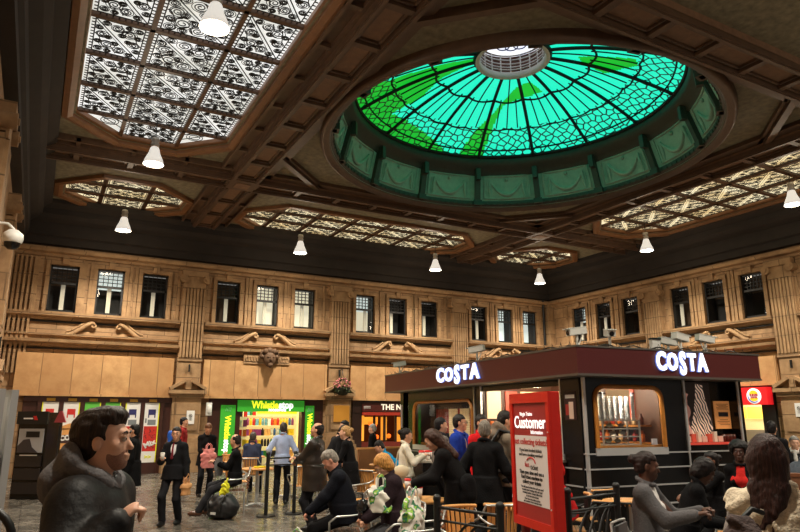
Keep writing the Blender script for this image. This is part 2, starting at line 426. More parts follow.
# pilasters with flutes, capital, pediment and pedestal
def pilaster(k, base, along, out):
    """base point on wall, along = unit along wall, out = unit into room"""
    mb = MB(); A = Vector(along); O = Vector(out); B = Vector(base)
    def bx(a0, a1, o0, o1, z0, z1, mi=0):
        vs = []
        for z in (z0, z1):
            for o in (o0, o1):
                for a in (a0, a1): vs.append(B + A * a + O * o + Vector((0, 0, z)))
        mb.add(vs, [(0, 2, 3, 1), (4, 5, 7, 6), (0, 1, 5, 4), (2, 6, 7, 3), (0, 4, 6, 2), (1, 3, 7, 5)], mi)
    bx(-.40, .40, -.01, .16, 0, 6.3)
    for i in range(7):
        a = -.4 + .8 * (i + .5) / 7
        bx(a - .036, a + .036, .16, .225, 3.78, 6.2)
    bx(-.42, .42, -.01, .2, 3.66, 3.76); bx(-.40, .40, .15, .2, 6.22, 6.34)
    bx(-.46, .46, -.01, .26, 6.62, 6.84); bx(-.38, .38, -.01, .2, 6.34, 6.62)
    for s in (-1, 1):
        c = B + A * (s * .4) + Vector((0, 0, 6.52))
        mb.tube([c + O * 0.0, c + O * .3], .14, 14); mb.tube([c + O * .3, c + O * .33], .06, 10)
    # pediment over pedestal
    bx(-.62, .62, -.01, .36, 2.56, 2.68); bx(-.55, .55, -.01, .3, 2.42, 2.56)
    for s in (-1, 1):
        p0 = B + A * (s * .6) + O * .18 + Vector((0, 0, 2.72)); p1 = B + A * (s * .1) + O * .18 + Vector((0, 0, 3.0)); mb.bar(p0, p1, .36, .1, (0, 0, 1))
    mb.bar(B + A * -.1 + O * .14 + Vector((0, 0, 2.86)), B + A * .1 + O * .14 + Vector((0, 0, 2.86)), .3, .3)
    bx(-.47, .47, -.01, .24, 1.1, 2.42); bx(-.36, .36, .24, .27, 1.35, 2.25)
    for i, (z0, z1, o) in enumerate(((.95, 1.1, .32), (.8, .95, .38), (.62, .8, .42), (0, .62, .46))): bx(-.47 - .06 * (i + 1), .47 + .06 * (i + 1), -.01, o, z0, z1)
    bx(-.02, .02, .16, .24, 3.3, 3.55, 1)
    return tag(mb.build('trim_%d' % k, [STONE_P, BLACKM]), kind='structure')
n = 8
for x in PILB: pilaster(n, (x, YB, 0), (1, 0, 0), (0, -1, 0)); n += 1
for y in PILR: pilaster(n, (XR, y, 0), (0, 1, 0), (-1, 0, 0)); n += 1
for y in (17.25, 12.1): pilaster(n, (XL, y, 0), (0, 1, 0), (1, 0, 0)); n += 1
tc_ = MB()
for i in range(5): tc_.box(-1.0 + .13 * i, YB - .12 + .0 * i, 0 if i == 0 else 3.1, -1.0 + .13 * i + .07, YB, 6.8)
struct('trim_%d' % n, tc_, STONE_P); n += 1
struct('trim_%d' % n, MB().box(20.72, YB - .3, 0, XR, YB, 7.0).cyl((20.55, YB - .12), .06, 4.2, 7.2, 10, 1), [STONE_P, BLACKM]); n += 1
TRIM_N = n

# upper windows
LIT = mat('lit office wall behind glass', rgb(225, 215, 190), 0.8, emit=rgb(238, 226, 196), estr=0.75)
LITC = mat('cool lit office wall behind glass', rgb(215, 225, 225), 0.8, emit=rgb(222, 232, 226), estr=0.75)
DIM = mat('unlit office wall behind glass', rgb(34, 30, 28), 0.8)
DIMB = mat('dim brown blind behind glass', rgb(92, 70, 52), 0.8)
PALE = mat('pale curtain strip', rgb(222, 212, 190), 0.7, emit=rgb(222, 212, 190), estr=0.25)
def upper_window(idx, org, A, O, top, low, strip, cols=5):
    """A along wall (to the right seen from the room), O out of the wall into the room"""
    root = empty('window_%d' % idx, org, kind='structure'); A = Vector(A); O = Vector(O); Zv = Vector((0, 0, 1)); hw = WW / 2; h = WZ1 - WZ0; zm = h * .42
    P = lambda a, o, z: A * a + O * o + Zv * z
    f = MB()
    def bx(mb, a0, a1, o0, o1, z0, z1, mi=0):
        vs = [P(a, o, z) for z in (z0, z1) for o in (o0, o1) for a in (a0, a1)]
        mb.add(vs, [(0, 2, 3, 1), (4, 5, 7, 6), (0, 1, 5, 4), (2, 6, 7, 3), (0, 4, 6, 2), (1, 3, 7, 5)], mi)
    for a0, a1, z0, z1 in ((-hw, -hw + .06, 0, h), (hw - .06, hw, 0, h), (-hw, hw, 0, .07), (-hw, hw, h - .06, h), (-hw, hw, zm + .3 - .03, zm + .3 + .04)): bx(f, a0, a1, -.16, -.06, z0, z1)
    f.build('frame', BLACKF, root)
    m = MB(); zt = zm + .34
    for i in range(1, cols): x = -hw + .06 + (WW - .12) * i / cols; bx(m, x - .011, x + .011, -.14, -.1, zt, h - .06)
    for j in (1, 2, 3): z = zt + (h - .06 - zt) * j / 4; bx(m, -hw + .06, hw - .06, -.14, -.1, z - .011, z + .011)
    m.build('muntin', BLACKF, root)
    g = MB(); g.add([P(-hw + .05, -.12, .05), P(hw - .05, -.12, .05), P(hw - .05, -.12, h - .05), P(-hw + .05, -.12, h - .05)], [(0, 1, 2, 3)]); g.build('pane', GLASS, root)
    bk = MB(); bx(bk, -hw, hw, -.62, -.6, zt - .05, h, 0); bx(bk, -hw, hw, -.62, -.6, 0, zt - .05, 1)
    for s in (-1, 1): bx(bk, s * hw - .01, s * hw + .01, -.6, -.1, 0, h, 2)
    if strip: bx(bk, -.06 + strip, .07 + strip, -.3, -.26, .07, zt - .02, 3)
    bk.build('room_behind', [top, low, DIM, PALE], root)
    return root
LK = {0: (DIMB, DIM, .001), 1: (LITC, DIM, .001), 2: (DIM, DIM, .001), 3: (DIMB, DIMB, .001), 4: (LIT, LIT, .001), 5: (LIT, LIT, .001), 6: (LITC, LIT, .12), 7: (DIM, DIM, -.15), 8: (DIM, DIM, -.1), 9: (DIM, DIM, .1), 10: (LITC, LITC, -.2), 11: (LITC, LITC, .0)}
k = 1
for i, c in enumerate(BW): upper_window(k, (c, YB, WZ0), (1, 0, 0), (0, -1, 0), *LK[i]); k += 1
for i, c in enumerate(RW): upper_window(k, (XR, c, WZ0), (0, -1, 0), (-1, 0, 0), DIMB if i not in (0,) else LITC, (DIMB, DIM, DIM)[i % 3], -.2 if i in (0, 1, 3) else 0, 6); k += 1
WIN_N = k
# ------------------------------------------------------------------ ceiling
ZS, ZP, ZG = 8.28, 8.56, 8.70     # beam soffit, plaster panel, skylight glass
RO, RI, RG, ZR = 4.98, 4.48, 4.24, 10.0     # the opening is a little wider and set nearer the entrance than the dome
def RW(z): return 4.74 - .28 * min(1, max(0, (z - 8.4) / 1.2))
def lean_in(mb):
    for i, (x, y, z) in enumerate(mb.v):
        t = 1 - min(1, max(0, (z - 8.4) / 1.2)); mb.v[i] = (x - .08 * t, y - .16 * t, z)
    return mb
colsX = [(XL, 4.15), (4.95, 15.25), (16.05, XR)]
rowsY = [(1.0, 6.15), (6.95, 17.25), (18.05, YB)]
def octagon(x0, y0, x1, y1, ch):
    return [(x0 + ch, y0), (x1 - ch, y0), (x1, y0 + ch), (x1, y1 - ch), (x1 - ch, y1), (x0 + ch, y1), (x0, y1 - ch), (x0, y0 + ch)]
OCT = [('a', .1, 7.6, 3.55, 16.6), ('b', .1, 19.65, 3.55, 22.75), ('c', 5.65, 19.65, 14.55, 22.75), ('d', 16.65, 19.65, 20.1, 22.75), ('e', 16.65, 7.6, 20.1, 16.6)]
CH = 1.05
cp = MB()
def cell_with_oct(x0, y0, x1, y1, oc):
    outer = [(oc[0][0], y0), (oc[1][0], y0), (x1, oc[2][1]), (x1, oc[3][1]), (oc[4][0], y1), (oc[5][0], y1), (x0, oc[6][1]), (x0, oc[7][1])]
    corners = {1: (x1, y0), 3: (x1, y1), 5: (x0, y1), 7: (x0, y0)}
    for i in range(8):
        j = (i + 1) % 8
        poly = [outer[i]] + ([corners[i]] if i in corners else []) + [outer[j], oc[j], oc[i]]
        cp.add([(x, y, ZP) for x, y in poly], [tuple(range(len(poly)))])
cells = {'a': (0, 1), 'b': (0, 2), 'c': (1, 2), 'd': (2, 2), 'e': (2, 1)}
for nm, x0, y0, x1, y1 in OCT:
    ci, ri = cells[nm]; cell_with_oct(colsX[ci][0], rowsY[ri][0], colsX[ci][1], rowsY[ri][1], octagon(x0, y0, x1, y1, CH))
for ci in range(3):
    x0, x1 = colsX[ci]; cp.add([(x0, YF, ZP), (x1, YF, ZP), (x1, rowsY[0][1], ZP), (x0, rowsY[0][1], ZP)], [(0, 1, 2, 3)])
# central cell with round opening
x0, x1 = colsX[1]; y0, y1 = rowsY[1]; NR = 96
ring = [(CX - .08 + RO * math.cos(2 * PI * k / NR), CY - .16 + RO * math.sin(2 * PI * k / NR)) for k in range(NR)]
def sq(a):
    c, s = math.cos(a), math.sin(a); t = min((x1 - CX) / abs(c) if abs(c) > 1e-6 else 1e9, (y1 - CY) / abs(s) if abs(s) > 1e-6 else 1e9); return (CX + c * t, CY + s * t)
so = [sq(2 * PI * k / NR) for k in range(NR)]
for k in range(NR):
    j = (k + 1) % NR; cp.add([(*so[k], ZP), (*so[j], ZP), (*ring[j], ZP), (*ring[k], ZP)], [(0, 1, 2, 3)])
struct('ceiling', cp, PLAST)

# coffered beams
bm = MB()
def beam(axis, c0, c1, a, b, step=1.33, ph=0.0):
    """axis 'x' runs along X between a and b, occupying c0..c1 across"""
    def bx(u0, u1, v0, v1, z0, z1, mi=0):
        if axis == 'y': bm.box(v0, u0, z0, v1, u1, z1, mi)
        else: bm.box(u0, v0, z0, u1, v1, z1, mi)
    bx(a, b, c0, c1, ZS + .12, ZT - .1, 1)
    for v in (c0, c1 - .13): bx(a, b, v, v + .13, ZS, ZS + .13, 0); bx(a, b, v + .03, v + .1, ZS - .03, ZS + .01, 0)
    n = max(1, round((b - a) / step)); st = (b - a) / n
    for i in range(n + 1):
        u = a + i * st; bx(max(a, u - .07), min(b, u + .07), c0 + .12, c1 - .12, ZS + .02, ZS + .13, 0)
    for i in range(n):
        u0, u1 = a + i * st + .1, a + (i + 1) * st - .1; v0, v1 = c0 + .16, c1 - .16
        for q in ((u0, u1, v0, v0 + .05), (u0, u1, v1 - .05, v1), (u0, u0 + .05, v0, v1), (u1 - .05, u1, v0, v1)): bx(*q, ZS + .07, ZS + .13, 0)
for c0, c1 in ((4.15, 4.95), (15.25, 16.05)):
    for a, b in ((1.0, 6.15), (6.95, 17.25), (18.05, YB - .8)): beam('y', c0, c1, a, b)
    for q in ((6.15, 6.95), (17.25, 18.05)): bm.box(c0, q[0], ZS - .01, c1, q[1], ZT - .1, 0); bm.box(c0 + .2, q[0] + .2, ZS - .03, c1 - .2, q[1] - .2, ZS, 1)
for c0, c1 in ((6.15, 6.95), (17.25, 18.05)):
    for a, b in ((XL, 4.15), (4.95, 15.25), (16.05, XR)): beam('x', c0, c1, a, b)
# secondary rails stepping up on both sides of each beam, with small coffers
def rail_frame(x0, y0, x1, y1, w=.38):
    for (a, b, c, d) in ((x0, y0, x1, y0 + w), (x0, y1 - w, x1, y1), (x0, y0 + w, x0 + w, y1 - w), (x1 - w, y0 + w, x1, y1 - w)):
        bm.box(a, b, ZP - .06, c, d, ZP + .05, 0)
        long_x = (c - a) > (d - b); L = (c - a) if long_x else (d - b); n = max(2, round(L / 1.33))
        for s in (0, 1):
            if long_x: y = b if s == 0 else d - .07; bm.box(a, y, ZP - .16, c, y + .07, ZP - .05, 0)
            else: x = a if s == 0 else c - .07; bm.box(x, b, ZP - .16, x + .07, d, ZP - .05, 0)
        for i in range(n + 1):
            if long_x: u = a + L * i / n; bm.box(max(a, u - .05), b, ZP - .15, min(c, u + .05), d, ZP - .05, 0)
            else: u = b + L * i / n; bm.box(a, max(b, u - .05), ZP - .15, c, min(d, u + .05), ZP - .05, 0)
for ci in (0, 2): 
    for ri in (1, 2): rail_frame(colsX[ci][0], rowsY[ri][0], colsX[ci][1], rowsY[ri][1])
rail_frame(colsX[1][0], rowsY[2][0], colsX[1][1], rowsY[2][1])
# diagonal bars cutting the corners of the centre bay
for sx in (-1, 1):
    for sy in (-1, 1):
        cx, cy = (colsX[1][0] if sx < 0 else colsX[1][1]), (rowsY[1][0] if sy < 0 else rowsY[1][1])
        bm.bar((cx, cy - sy * 1.75, ZP - .08), (cx - sx * 1.75, cy, ZP - .08), .16, .2); bm.bar((cx, cy - sy * 1.95, ZP - .04), (cx - sx * 1.95, cy, ZP - .04), .08, .12)
for (a, b, c, d) in ((colsX[1][0], rowsY[1][0], colsX[1][1], rowsY[1][0] + .3), (colsX[1][0], rowsY[1][1] - .3, colsX[1][1], rowsY[1][1]), (colsX[1][0], rowsY[1][0], colsX[1][0] + .3, rowsY[1][1]), (colsX[1][1] - .3, rowsY[1][0], colsX[1][1], rowsY[1][1])):
    bm.box(a, b, ZP - .1, c, d, ZP + .04, 0)
struct('trim_%d' % TRIM_N, bm, [WOODC, WOODP]); TRIM_N += 1
struct('trim_%d' % TRIM_N, MB().box(XL - .4, YF - .3, ZT + .05, 4.2, YB + .4, ZT + .15).box(16, YF - .3, ZT + .05, XR + .4, YB + .4, ZT + .15).box(4.2, YF - .3, ZT + .05, 16, 7, ZT + .15).box(4.2, 17.2, ZT + .05, 16, YB + .4, ZT + .15), DARKW); TRIM_N += 1

# skylights
def scroll_cell(mb, x0, y0, x1, y1, z, seed, tk=1.0):
    r_ = random.Random(seed); w, h = x1 - x0, y1 - y0; r = .011 * tk
    def flat(pts, rr=r): mb.tube([(x, y, z) for x, y in pts], rr, 4, caps=False)
    m = .07
    for (ax, ay, bx_, by) in ((x0 + m, y0 + m, x1 - m, y0 + m), (x1 - m, y0 + m, x1 - m, y1 - m), (x1 - m, y1 - m, x0 + m, y1 - m), (x0 + m, y1 - m, x0 + m, y0 + m)):
        flat([(ax, ay), (bx_, by)], .012)
        L = math.hypot(bx_ - ax, by - ay); nb = max(3, int(L / .1))
        for i in range(nb):
            t = (i + .5) / nb; px, py = ax + (bx_ - ax) * t, ay + (by - ay) * t
            nx, ny = (by - ay) / L, -(bx_ - ax) / L
            mb.bar((px, py, z), (px + nx * m * .9, py + ny * m * .9, z), .022 * tk, .012)
    cx, cy = (x0 + x1) / 2, (y0 + y1) / 2; a, b = w / 2 - m, h / 2 - m
    flat([(cx - a, cy - b), (cx + a, cy + b)], .014 * tk)
    flat([(cx - a, cy - b + .09), (cx + a - .09, cy + b)], .008)
    for s in (-1, 1):
        for (u, v, R) in ((.42, -.45, .30), (.66, .12, .24), (-.10, -.66, .24), (.76, -.78, .17), (.80, -.34, .15), (.84, .50, .16), (-.55, -.82, .16), (.36, -.84, .14), (.12, -.30, .15), (.42, .02, .14)):
            px, py = cx + s * u * a, cy + s * v * b; R_ = R * min(a, b); a0 = r_.uniform(0, 6.28); dr = r_.choice((-1, 1))
            flat([(px + math.cos(a0 + dr * t) * R_ * (1 - t / 15.5), py + math.sin(a0 + dr * t) * R_ * (1 - t / 15.5)) for t in np.linspace(0, 12.6, 24)], .012 * tk)
            flat([(px + math.cos(t) * R_ * 1.12, py + math.sin(t) * R_ * 1.12) for t in np.linspace(0, 6.28, 15)], .008)
        flat([(cx + s * t * a, cy + s * (t - 1) * b * .95 + s * .12 * math.sin(t * 9)) for t in np.linspace(.02, .98, 14)])
def clip_oct(o, x0, y0, x1, y1):
    return True
def skylight(idx, x0, y0, x1, y1, nx, ny, glass):
    root = empty('window_%d' % idx, ((x0 + x1) / 2, (y0 + y1) / 2, ZG), kind='structure'); ox, oy = (x0 + x1) / 2, (y0 + y1) / 2
    o = octagon(x0 - ox, y0 - oy, x1 - ox, y1 - oy, CH)
    def scaled(d):
        return octagon(x0 - ox - d, y0 - oy - d, x1 - ox + d, y1 - oy + d, CH + d * .586)
    f = MB()
    prof = [(-.02, .02), (-.02, -.08), (.05, -.12), (.05, -.22), (.16, -.26), (.28, -.24), (.3, -.16), (.3, -.1)]
    rings = [[(x, y, z) for x, y in scaled(d)] for d, z in prof]; P = len(prof)
    vs = [p for rg in rings for p in rg]; fs = []
    for i in range(P - 1):
        for k in range(8): fs.append((i * 8 + k, i * 8 + (k + 1) % 8, (i + 1) * 8 + (k + 1) % 8, (i + 1) * 8 + k))
    f.add(vs, fs); f.build('frame', WOODF, root)
    g = MB(); g.add([(x, y, .03) for x, y in scaled(.03)], [tuple(range(8))]); g.add([(x, y, .06) for x, y in scaled(.03)], [tuple(range(8))[::-1]]); g.build('pane', glass, root)
    xs = [x0 - ox + CH + (x1 - x0 - 2 * CH) * i / nx for i in range(nx + 1)]; ys = [y0 - oy + CH + (y1 - y0 - 2 * CH) * i / ny for i in range(ny + 1)]
    mt = MB(); mw = .045 if glass is SKYW else .065
    for x in xs: mt.box(x - mw, y0 - oy, -.06, x + mw, y1 - oy, .02)
    for y in ys: mt.box(x0 - ox, y - mw, -.06, x1 - ox, y + mw, .02)
    mt.build('muntin', mat('dark skylight muntin', rgb(84, 58, 40), .45, nscale=6, namt=.3), root)
    sc = MB(); gx = [x0 - ox] + xs + [x1 - ox]; gy = [y0 - oy] + ys + [y1 - oy]; sd = idx * 100
    for i in range(len(gx) - 1):
        for j in range(len(gy) - 1):
            corner = i in (0, len(gx) - 2) and j in (0, len(gy) - 2); sd += 1
            if corner:
                # triangle: a few bars and rings
                qx0, qx1, qy0, qy1 = gx[i], gx[i + 1], gy[j], gy[j + 1]
                ix = qx1 if i == 0 else qx0; iy = qy1 if j == 0 else qy0; ex = qx0 if i == 0 else qx1; ey = qy0 if j == 0 else qy1
                px, py = ix + (ex - ix) * .3, iy + (ey - iy) * .3
                for R in (.2, .13): sc.tube([(px + math.cos(t) * R, py + math.sin(t) * R, -.02) for t in np.linspace(0, 6.28, 15)], .011, 4, caps=False)
                sc.tube([(ix, ey, -.02), (ex, iy, -.02)], .02, 4)
                for t in (.3, .6): sc.tube([(ix + (ex - ix) * t, iy, -.02), (ix, iy + (ey - iy) * t, -.02)], .012, 4)
            else:
                scroll_cell(sc, gx[i] + .04, gy[j] + .04, gx[i + 1] - .04, gy[j + 1] - .04, -.02, sd, 1.0 if glass is SKYW else .45)
    sc.build('ironwork', IRON, root)
    return root
k = WIN_N
for (nm, x0, y0, x1, y1), (nx, ny, gl) in zip(OCT, ((1, 5, SKYW), (1, 1, SKYY), (5, 1, SKYY), (1, 1, SKYY), (1, 5, SKYY))): skylight(k, x0, y0, x1, y1, nx, ny, gl); k += 1
WIN_N = k

# dome
NB = 15; A0 = math.radians(139)
def dome_z(r): return ZR + 1.15 * (1 - (r / RG) ** 2)
dr = MB(); dr.lathe([(RW(z), z) for z in (8.42, 8.7, 9.0, 9.3, 9.6, ZR - .3)], (CX, CY), 120); lean_in(dr); struct('trim_%d' % TRIM_N, dr, TINTP); TRIM_N += 1
dm = MB()
dm.lathe([(RO + .02, ZP + .02), (RO, ZS + .12), (RO - .04, ZS + .05), (RO - .09, ZS + .03), (RO - .14, ZS + .1), (RO - .2, ZS + .08), (RW(8.4), ZS + .12), (RW(8.4) - .005, ZS + .16)], (CX, CY), 120); lean_in(dm)
struct('trim_%d' % TRIM_N, dm, WOODC); TRIM_N += 1
db = MB()
db.lathe([(RW(8.43), 8.43), (RW(8.45) - .05, 8.45), (RW(8.6) - .05, 8.6), (RW(8.62), 8.62)], (CX, CY), 120)
db.lathe([(RI, ZR - .55), (RI - .06, ZR - .5), (RI - .08, ZR - .38), (RG - .02, ZR - .3), (RG - .06, ZR - .1), (RG - .02, ZR + .03), (RI + .1, ZR + .05)], (CX, CY), 120)
for i in range(NB):
    a = A0 - 2 * PI * i / NB; c, s = math.cos(a), math.sin(a)
    zs_ = (8.44, 8.8, 9.2, 9.65); t_ = Vector((-s, c, 0)) * .085
    for za, zb in zip(zs_, zs_[1:]): db.add([Vector((CX + c * (RW(z) - o), CY + s * (RW(z) - o), z)) + t_ * q for z in (za, zb) for o in (-.02, .13) for q in (-1, 1)], [(0, 2, 3, 1), (4, 5, 7, 6), (0, 1, 5, 4), (2, 6, 7, 3), (0, 4, 6, 2), (1, 3, 7, 5)])
    M = Matrix.Translation((CX + c * (RW(8.5) - .06), CY + s * (RW(8.5) - .06), 0)) @ Matrix.Rotation(a, 4, 'Z'); db.box(-.11, -.13, 8.44, .1, .13, 8.62, 0, M)
    M = Matrix.Translation((CX + c * (RI - .06), CY + s * (RI - .06), 0)) @ Matrix.Rotation(a, 4, 'Z'); db.box(-.16, -.07, ZR - .75, .05, .07, ZR - .35, 0, M)
nd = 150
for i in range(nd):
    a = 2 * PI * i / nd; M = Matrix.Translation((CX, CY, 0)) @ Matrix.Rotation(a, 4, 'Z'); db.box(RW(8.5) - .08, -.04, 8.48, RW(8.5) - .03, .04, 8.57, 0, M)
lean_in(db); struct('trim_%d' % TRIM_N, db, DRUMR); TRIM_N += 1
# swagged plaster panels between the ribs
sw = MB()
for i in range(NB):
    am = A0 - 2 * PI * (i + .5) / NB; half = PI / NB - .05
    def pt(t, z, d=.02): a = am + t * half; return (CX + (RW(z) - d) * math.cos(a), CY + (RW(z) - d) * math.sin(a), z)
    z0, z1 = 8.7, ZR - .56
    fr = [pt(t, z0) for t in np.linspace(-1, 1, 9)] + [pt(t, z1) for t in np.linspace(1, -1, 9)]; sw.tube(fr, .028, 6, closed=True)
    sw.tube([pt(t, z1 - .2 - .42 * (1 - t * t / .49)) for t in np.linspace(-.7, .7, 15)], [.03 + .035 * (1 - (t / .7) ** 2) for t in np.linspace(-.7, .7, 15)], 8)
    for s in (-1, 1):
        sw.tube([pt(s * .72, z1 - .16), pt(s * .74, z1 - .5), pt(s * .78, z1 - .75)], [.045, .05, .015], 6); sw.tube([pt(s * .86, z1 - .2), pt(s * .86, z0 + .1)], .015, 5)
    sw.sphere(pt(0, z1 - .12), .06, 8, 6)
lean_in(sw); struct('trim_%d' % TRIM_N, sw, TINTP); TRIM_N += 1

def dome_glass(name, base, low):
    m = bpy.data.materials.new(name); m.use_nodes = True; nt, N, L = nodes(m); b = N['Principled BSDF']
    tc = N.new('ShaderNodeTexCoord'); sp = N.new('ShaderNodeSeparateXYZ'); L.new(tc.outputs['Object'], sp.inputs[0])
    fl = N.new('ShaderNodeCombineXYZ'); L.new(sp.outputs[0], fl.inputs[0]); L.new(sp.outputs[1], fl.inputs[1])
    vo = N.new('ShaderNodeTexVoronoi'); vo.voronoi_dimensions = '2D'; vo.feature = 'DISTANCE_TO_EDGE'; vo.inputs['Scale'].default_value = 4.6; vo.inputs['Randomness'].default_value = 0.6; L.new(fl.outputs[0], vo.inputs['Vector'])
    ln = N.new('ShaderNodeVectorMath'); ln.operation = 'LENGTH'; L.new(fl.outputs[0], ln.inputs[0])
    lt = N.new('ShaderNodeMath'); lt.operation = 'LESS_THAN'; L.new(vo.outputs['Distance'], lt.inputs[0]); lt.inputs[1].default_value = 0.09
    band = N.new('ShaderNodeMath'); band.operation = 'GREATER_THAN'; L.new(ln.outputs['Value'], band.inputs[0]); band.inputs[1].default_value = 3.12
    mu = N.new('ShaderNodeMath'); mu.operation = 'MULTIPLY'; L.new(lt.outputs[0], mu.inputs[0]); L.new(band.outputs[0], mu.inputs[1])
    nz = N.new('ShaderNodeTexNoise'); nz.inputs['Scale'].default_value = 1.3; nz.inputs['Detail'].default_value = 4; L.new(tc.outputs['Object'], nz.inputs['Vector'])
    mx = N.new('ShaderNodeMix'); mx.data_type = 'RGBA'; L.new(nz.outputs['Fac'], mx.inputs[0]); mx.inputs[6].default_value = low; mx.inputs[7].default_value = base
    m2 = N.new('ShaderNodeMix'); m2.data_type = 'RGBA'; L.new(mu.outputs[0], m2.inputs[0]); L.new(mx.outputs[2], m2.inputs[6]); m2.inputs[7].default_value = (0.002, 0.004, 0.003, 1)
    L.new(m2.outputs[2], b.inputs['Emission Color']); b.inputs['Emission Strength'].default_value = 1.0
    b.inputs['Base Color'].default_value = (.01, .05, .04, 1); b.inputs['Roughness'].default_value = .3
    MATS[name] = m
    return m
DG = [dome_glass('turquoise dome glass', rgb(40, 250, 205), rgb(20, 232, 190)), dome_glass('shadowed green dome glass', rgb(20, 200, 50), rgb(8, 165, 40))]
droot = empty('window_%d' % WIN_N, (CX, CY, 0), kind='structure'); WIN_N += 1
ROOF_SHADOW = [[(-4.2, 2.2), (-2.71, 1.62), (-1.78, 1.13), (-.89, .57), (-.66, .65), (-1.25, 1.58), (-1.37, 2.37), (-1.96, 3.02), (-.55, 3.6), (.6, 4.1), (.5, 4.4), (-.5, 4.4), (-2.5, 3.8), (-4.0, 3.0)], [(1.0, 4.03), (1.74, 3.77), (1.39, 2.71), (1.16, 1.88), (1.75, .81), (1.17, .69), (1.02, 1.07), (1.08, 2.29), (.97, 3.25)], [(1.35, -.99), (2.18, -2.12), (2.44, -1.97), (2.29, -.98), (1.67, -.85)]]  # darker green outlines paint shadows cast on the dome from outside
def inpoly(x, y, P):
    c = False
    for i in range(len(P)):
        (xa, ya), (xb, yb) = P[i], P[i - 1]
        if (ya > y) != (yb > y) and x < (xb - xa) * (y - ya) / (yb - ya) + xa: c = not c
    return c
dg = MB(); NA, NRD, RE = 360, 64, .92; vs = []
for k in range(NA):
    a = 2 * PI * k / NA
    for j in range(NRD + 1): r = RE + (RG + .04 - RE) * j / NRD; vs.append((r * math.cos(a), r * math.sin(a), dome_z(r)))
for j in range(NRD):
    for mi in (0, 1):
        pass
dg.v = vs
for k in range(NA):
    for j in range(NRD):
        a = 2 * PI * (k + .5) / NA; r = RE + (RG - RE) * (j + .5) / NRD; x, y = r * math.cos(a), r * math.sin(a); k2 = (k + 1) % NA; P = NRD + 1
        dg.f.append((k * P + j, k2 * P + j, k2 * P + j + 1, k * P + j + 1)); dg.sm.append(True); dg.m.append(1 if any(inpoly(x, y, q) for q in ROOF_SHADOW) else 0)
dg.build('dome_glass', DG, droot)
rb = MB()
for i in range(NB):
    a = A0 - 2 * PI * i / NB
    rb.tube([(r * math.cos(a), r * math.sin(a), dome_z(r) - .03) for r in np.linspace(.9, RG, 14)], .05, 6)
    for q in (1, 2, 3):
        b_ = a - 2 * PI / NB * q / 4; r0 = 2.0 if q != 2 else .95
        rb.tube([(r * math.cos(b_), r * math.sin(b_), dome_z(r) - .015) for r in np.linspace(r0, 3.12, 10)], .02, 5)
    # scalloped ring: three arcs per bay, and two ring bars
    for q in range(1):
        rb.tube([((2.0 + .14 * math.sin(PI * t)) * math.cos(a - 2 * PI / NB * t), (2.0 + .14 * math.sin(PI * t)) * math.sin(a - 2 * PI / NB * t), dome_z(2.05) - .02) for t in np.linspace(0, 1, 9)], .035, 5)
    rb.tube([((3.16 + .07 * abs(math.sin(2 * PI * t))) * math.cos(a - 2 * PI / NB * t), (3.16 + .07 * abs(math.sin(2 * PI * t))) * math.sin(a - 2 * PI / NB * t), dome_z(3.15) - .02) for t in np.linspace(0, 1, 17)], .03, 5)
for r, w in ((3.95, .025), (4.18, .05), (.95, .09)):
    rb.tube([(r * math.cos(t), r * math.sin(t), dome_z(r) - .03) for t in np.linspace(0, 2 * PI, 97)[:-1]], w, 6, closed=True)
rb.build('dome_rib', LEADB, droot)
ey = MB(); ez = dome_z(.9)
ey.lathe([(.98, ez - .12), (.9, ez - .14), (.86, ez - .06), (.86, ez + .04)], (0, 0), 48); ey.lathe([(.86, ez + .55), (.9, ez + .6), (1.0, ez + .6)], (0, 0), 48)
for z in (.12, .2, .3, .42): ey.tube([(.88 * math.cos(t), .88 * math.sin(t), ez + z) for t in np.linspace(0, 2 * PI, 49)[:-1]], .018, 5, closed=True)
for i in range(20): a = 2 * PI * i / 20; ey.tube([(.88 * math.cos(a), .88 * math.sin(a), ez), (.88 * math.cos(a), .88 * math.sin(a), ez + .56)], .02, 5)
ey.build('oculus_railing', WHITEP, droot)
ed = MB(); ed.lathe([(1.02, ez), (1.02, ez + .62)], (0, 0), 48); ed.build('oculus_drum', mat('brown oculus drum', rgb(120, 84, 70), .6), droot)
eg = MB(); eg.lathe([(0.0, ez + .66), (1.02, ez + .6)], (0, 0), 48); eg.build('oculus_glass', SKYE, droot)
ew = MB()
for i in range(14): a = 2 * PI * i / 14; ew.tube([(.5 + .0 * a, 0, 0)] and [(.52 * math.cos(a) + .17 * math.cos(t), .52 * math.sin(a) + .17 * math.sin(t), ez + .6) for t in np.linspace(0, 6.28, 13)], .018, 5)
for i in range(8): a = 2 * PI * i / 8; ew.tube([(.16 * math.cos(a), .16 * math.sin(a), ez + .61), (.36 * math.cos(a), .36 * math.sin(a), ez + .61)], .014, 5)
ew.build('oculus_tracery', mat('grey blue lead tracery', rgb(90, 100, 150), .5), droot)

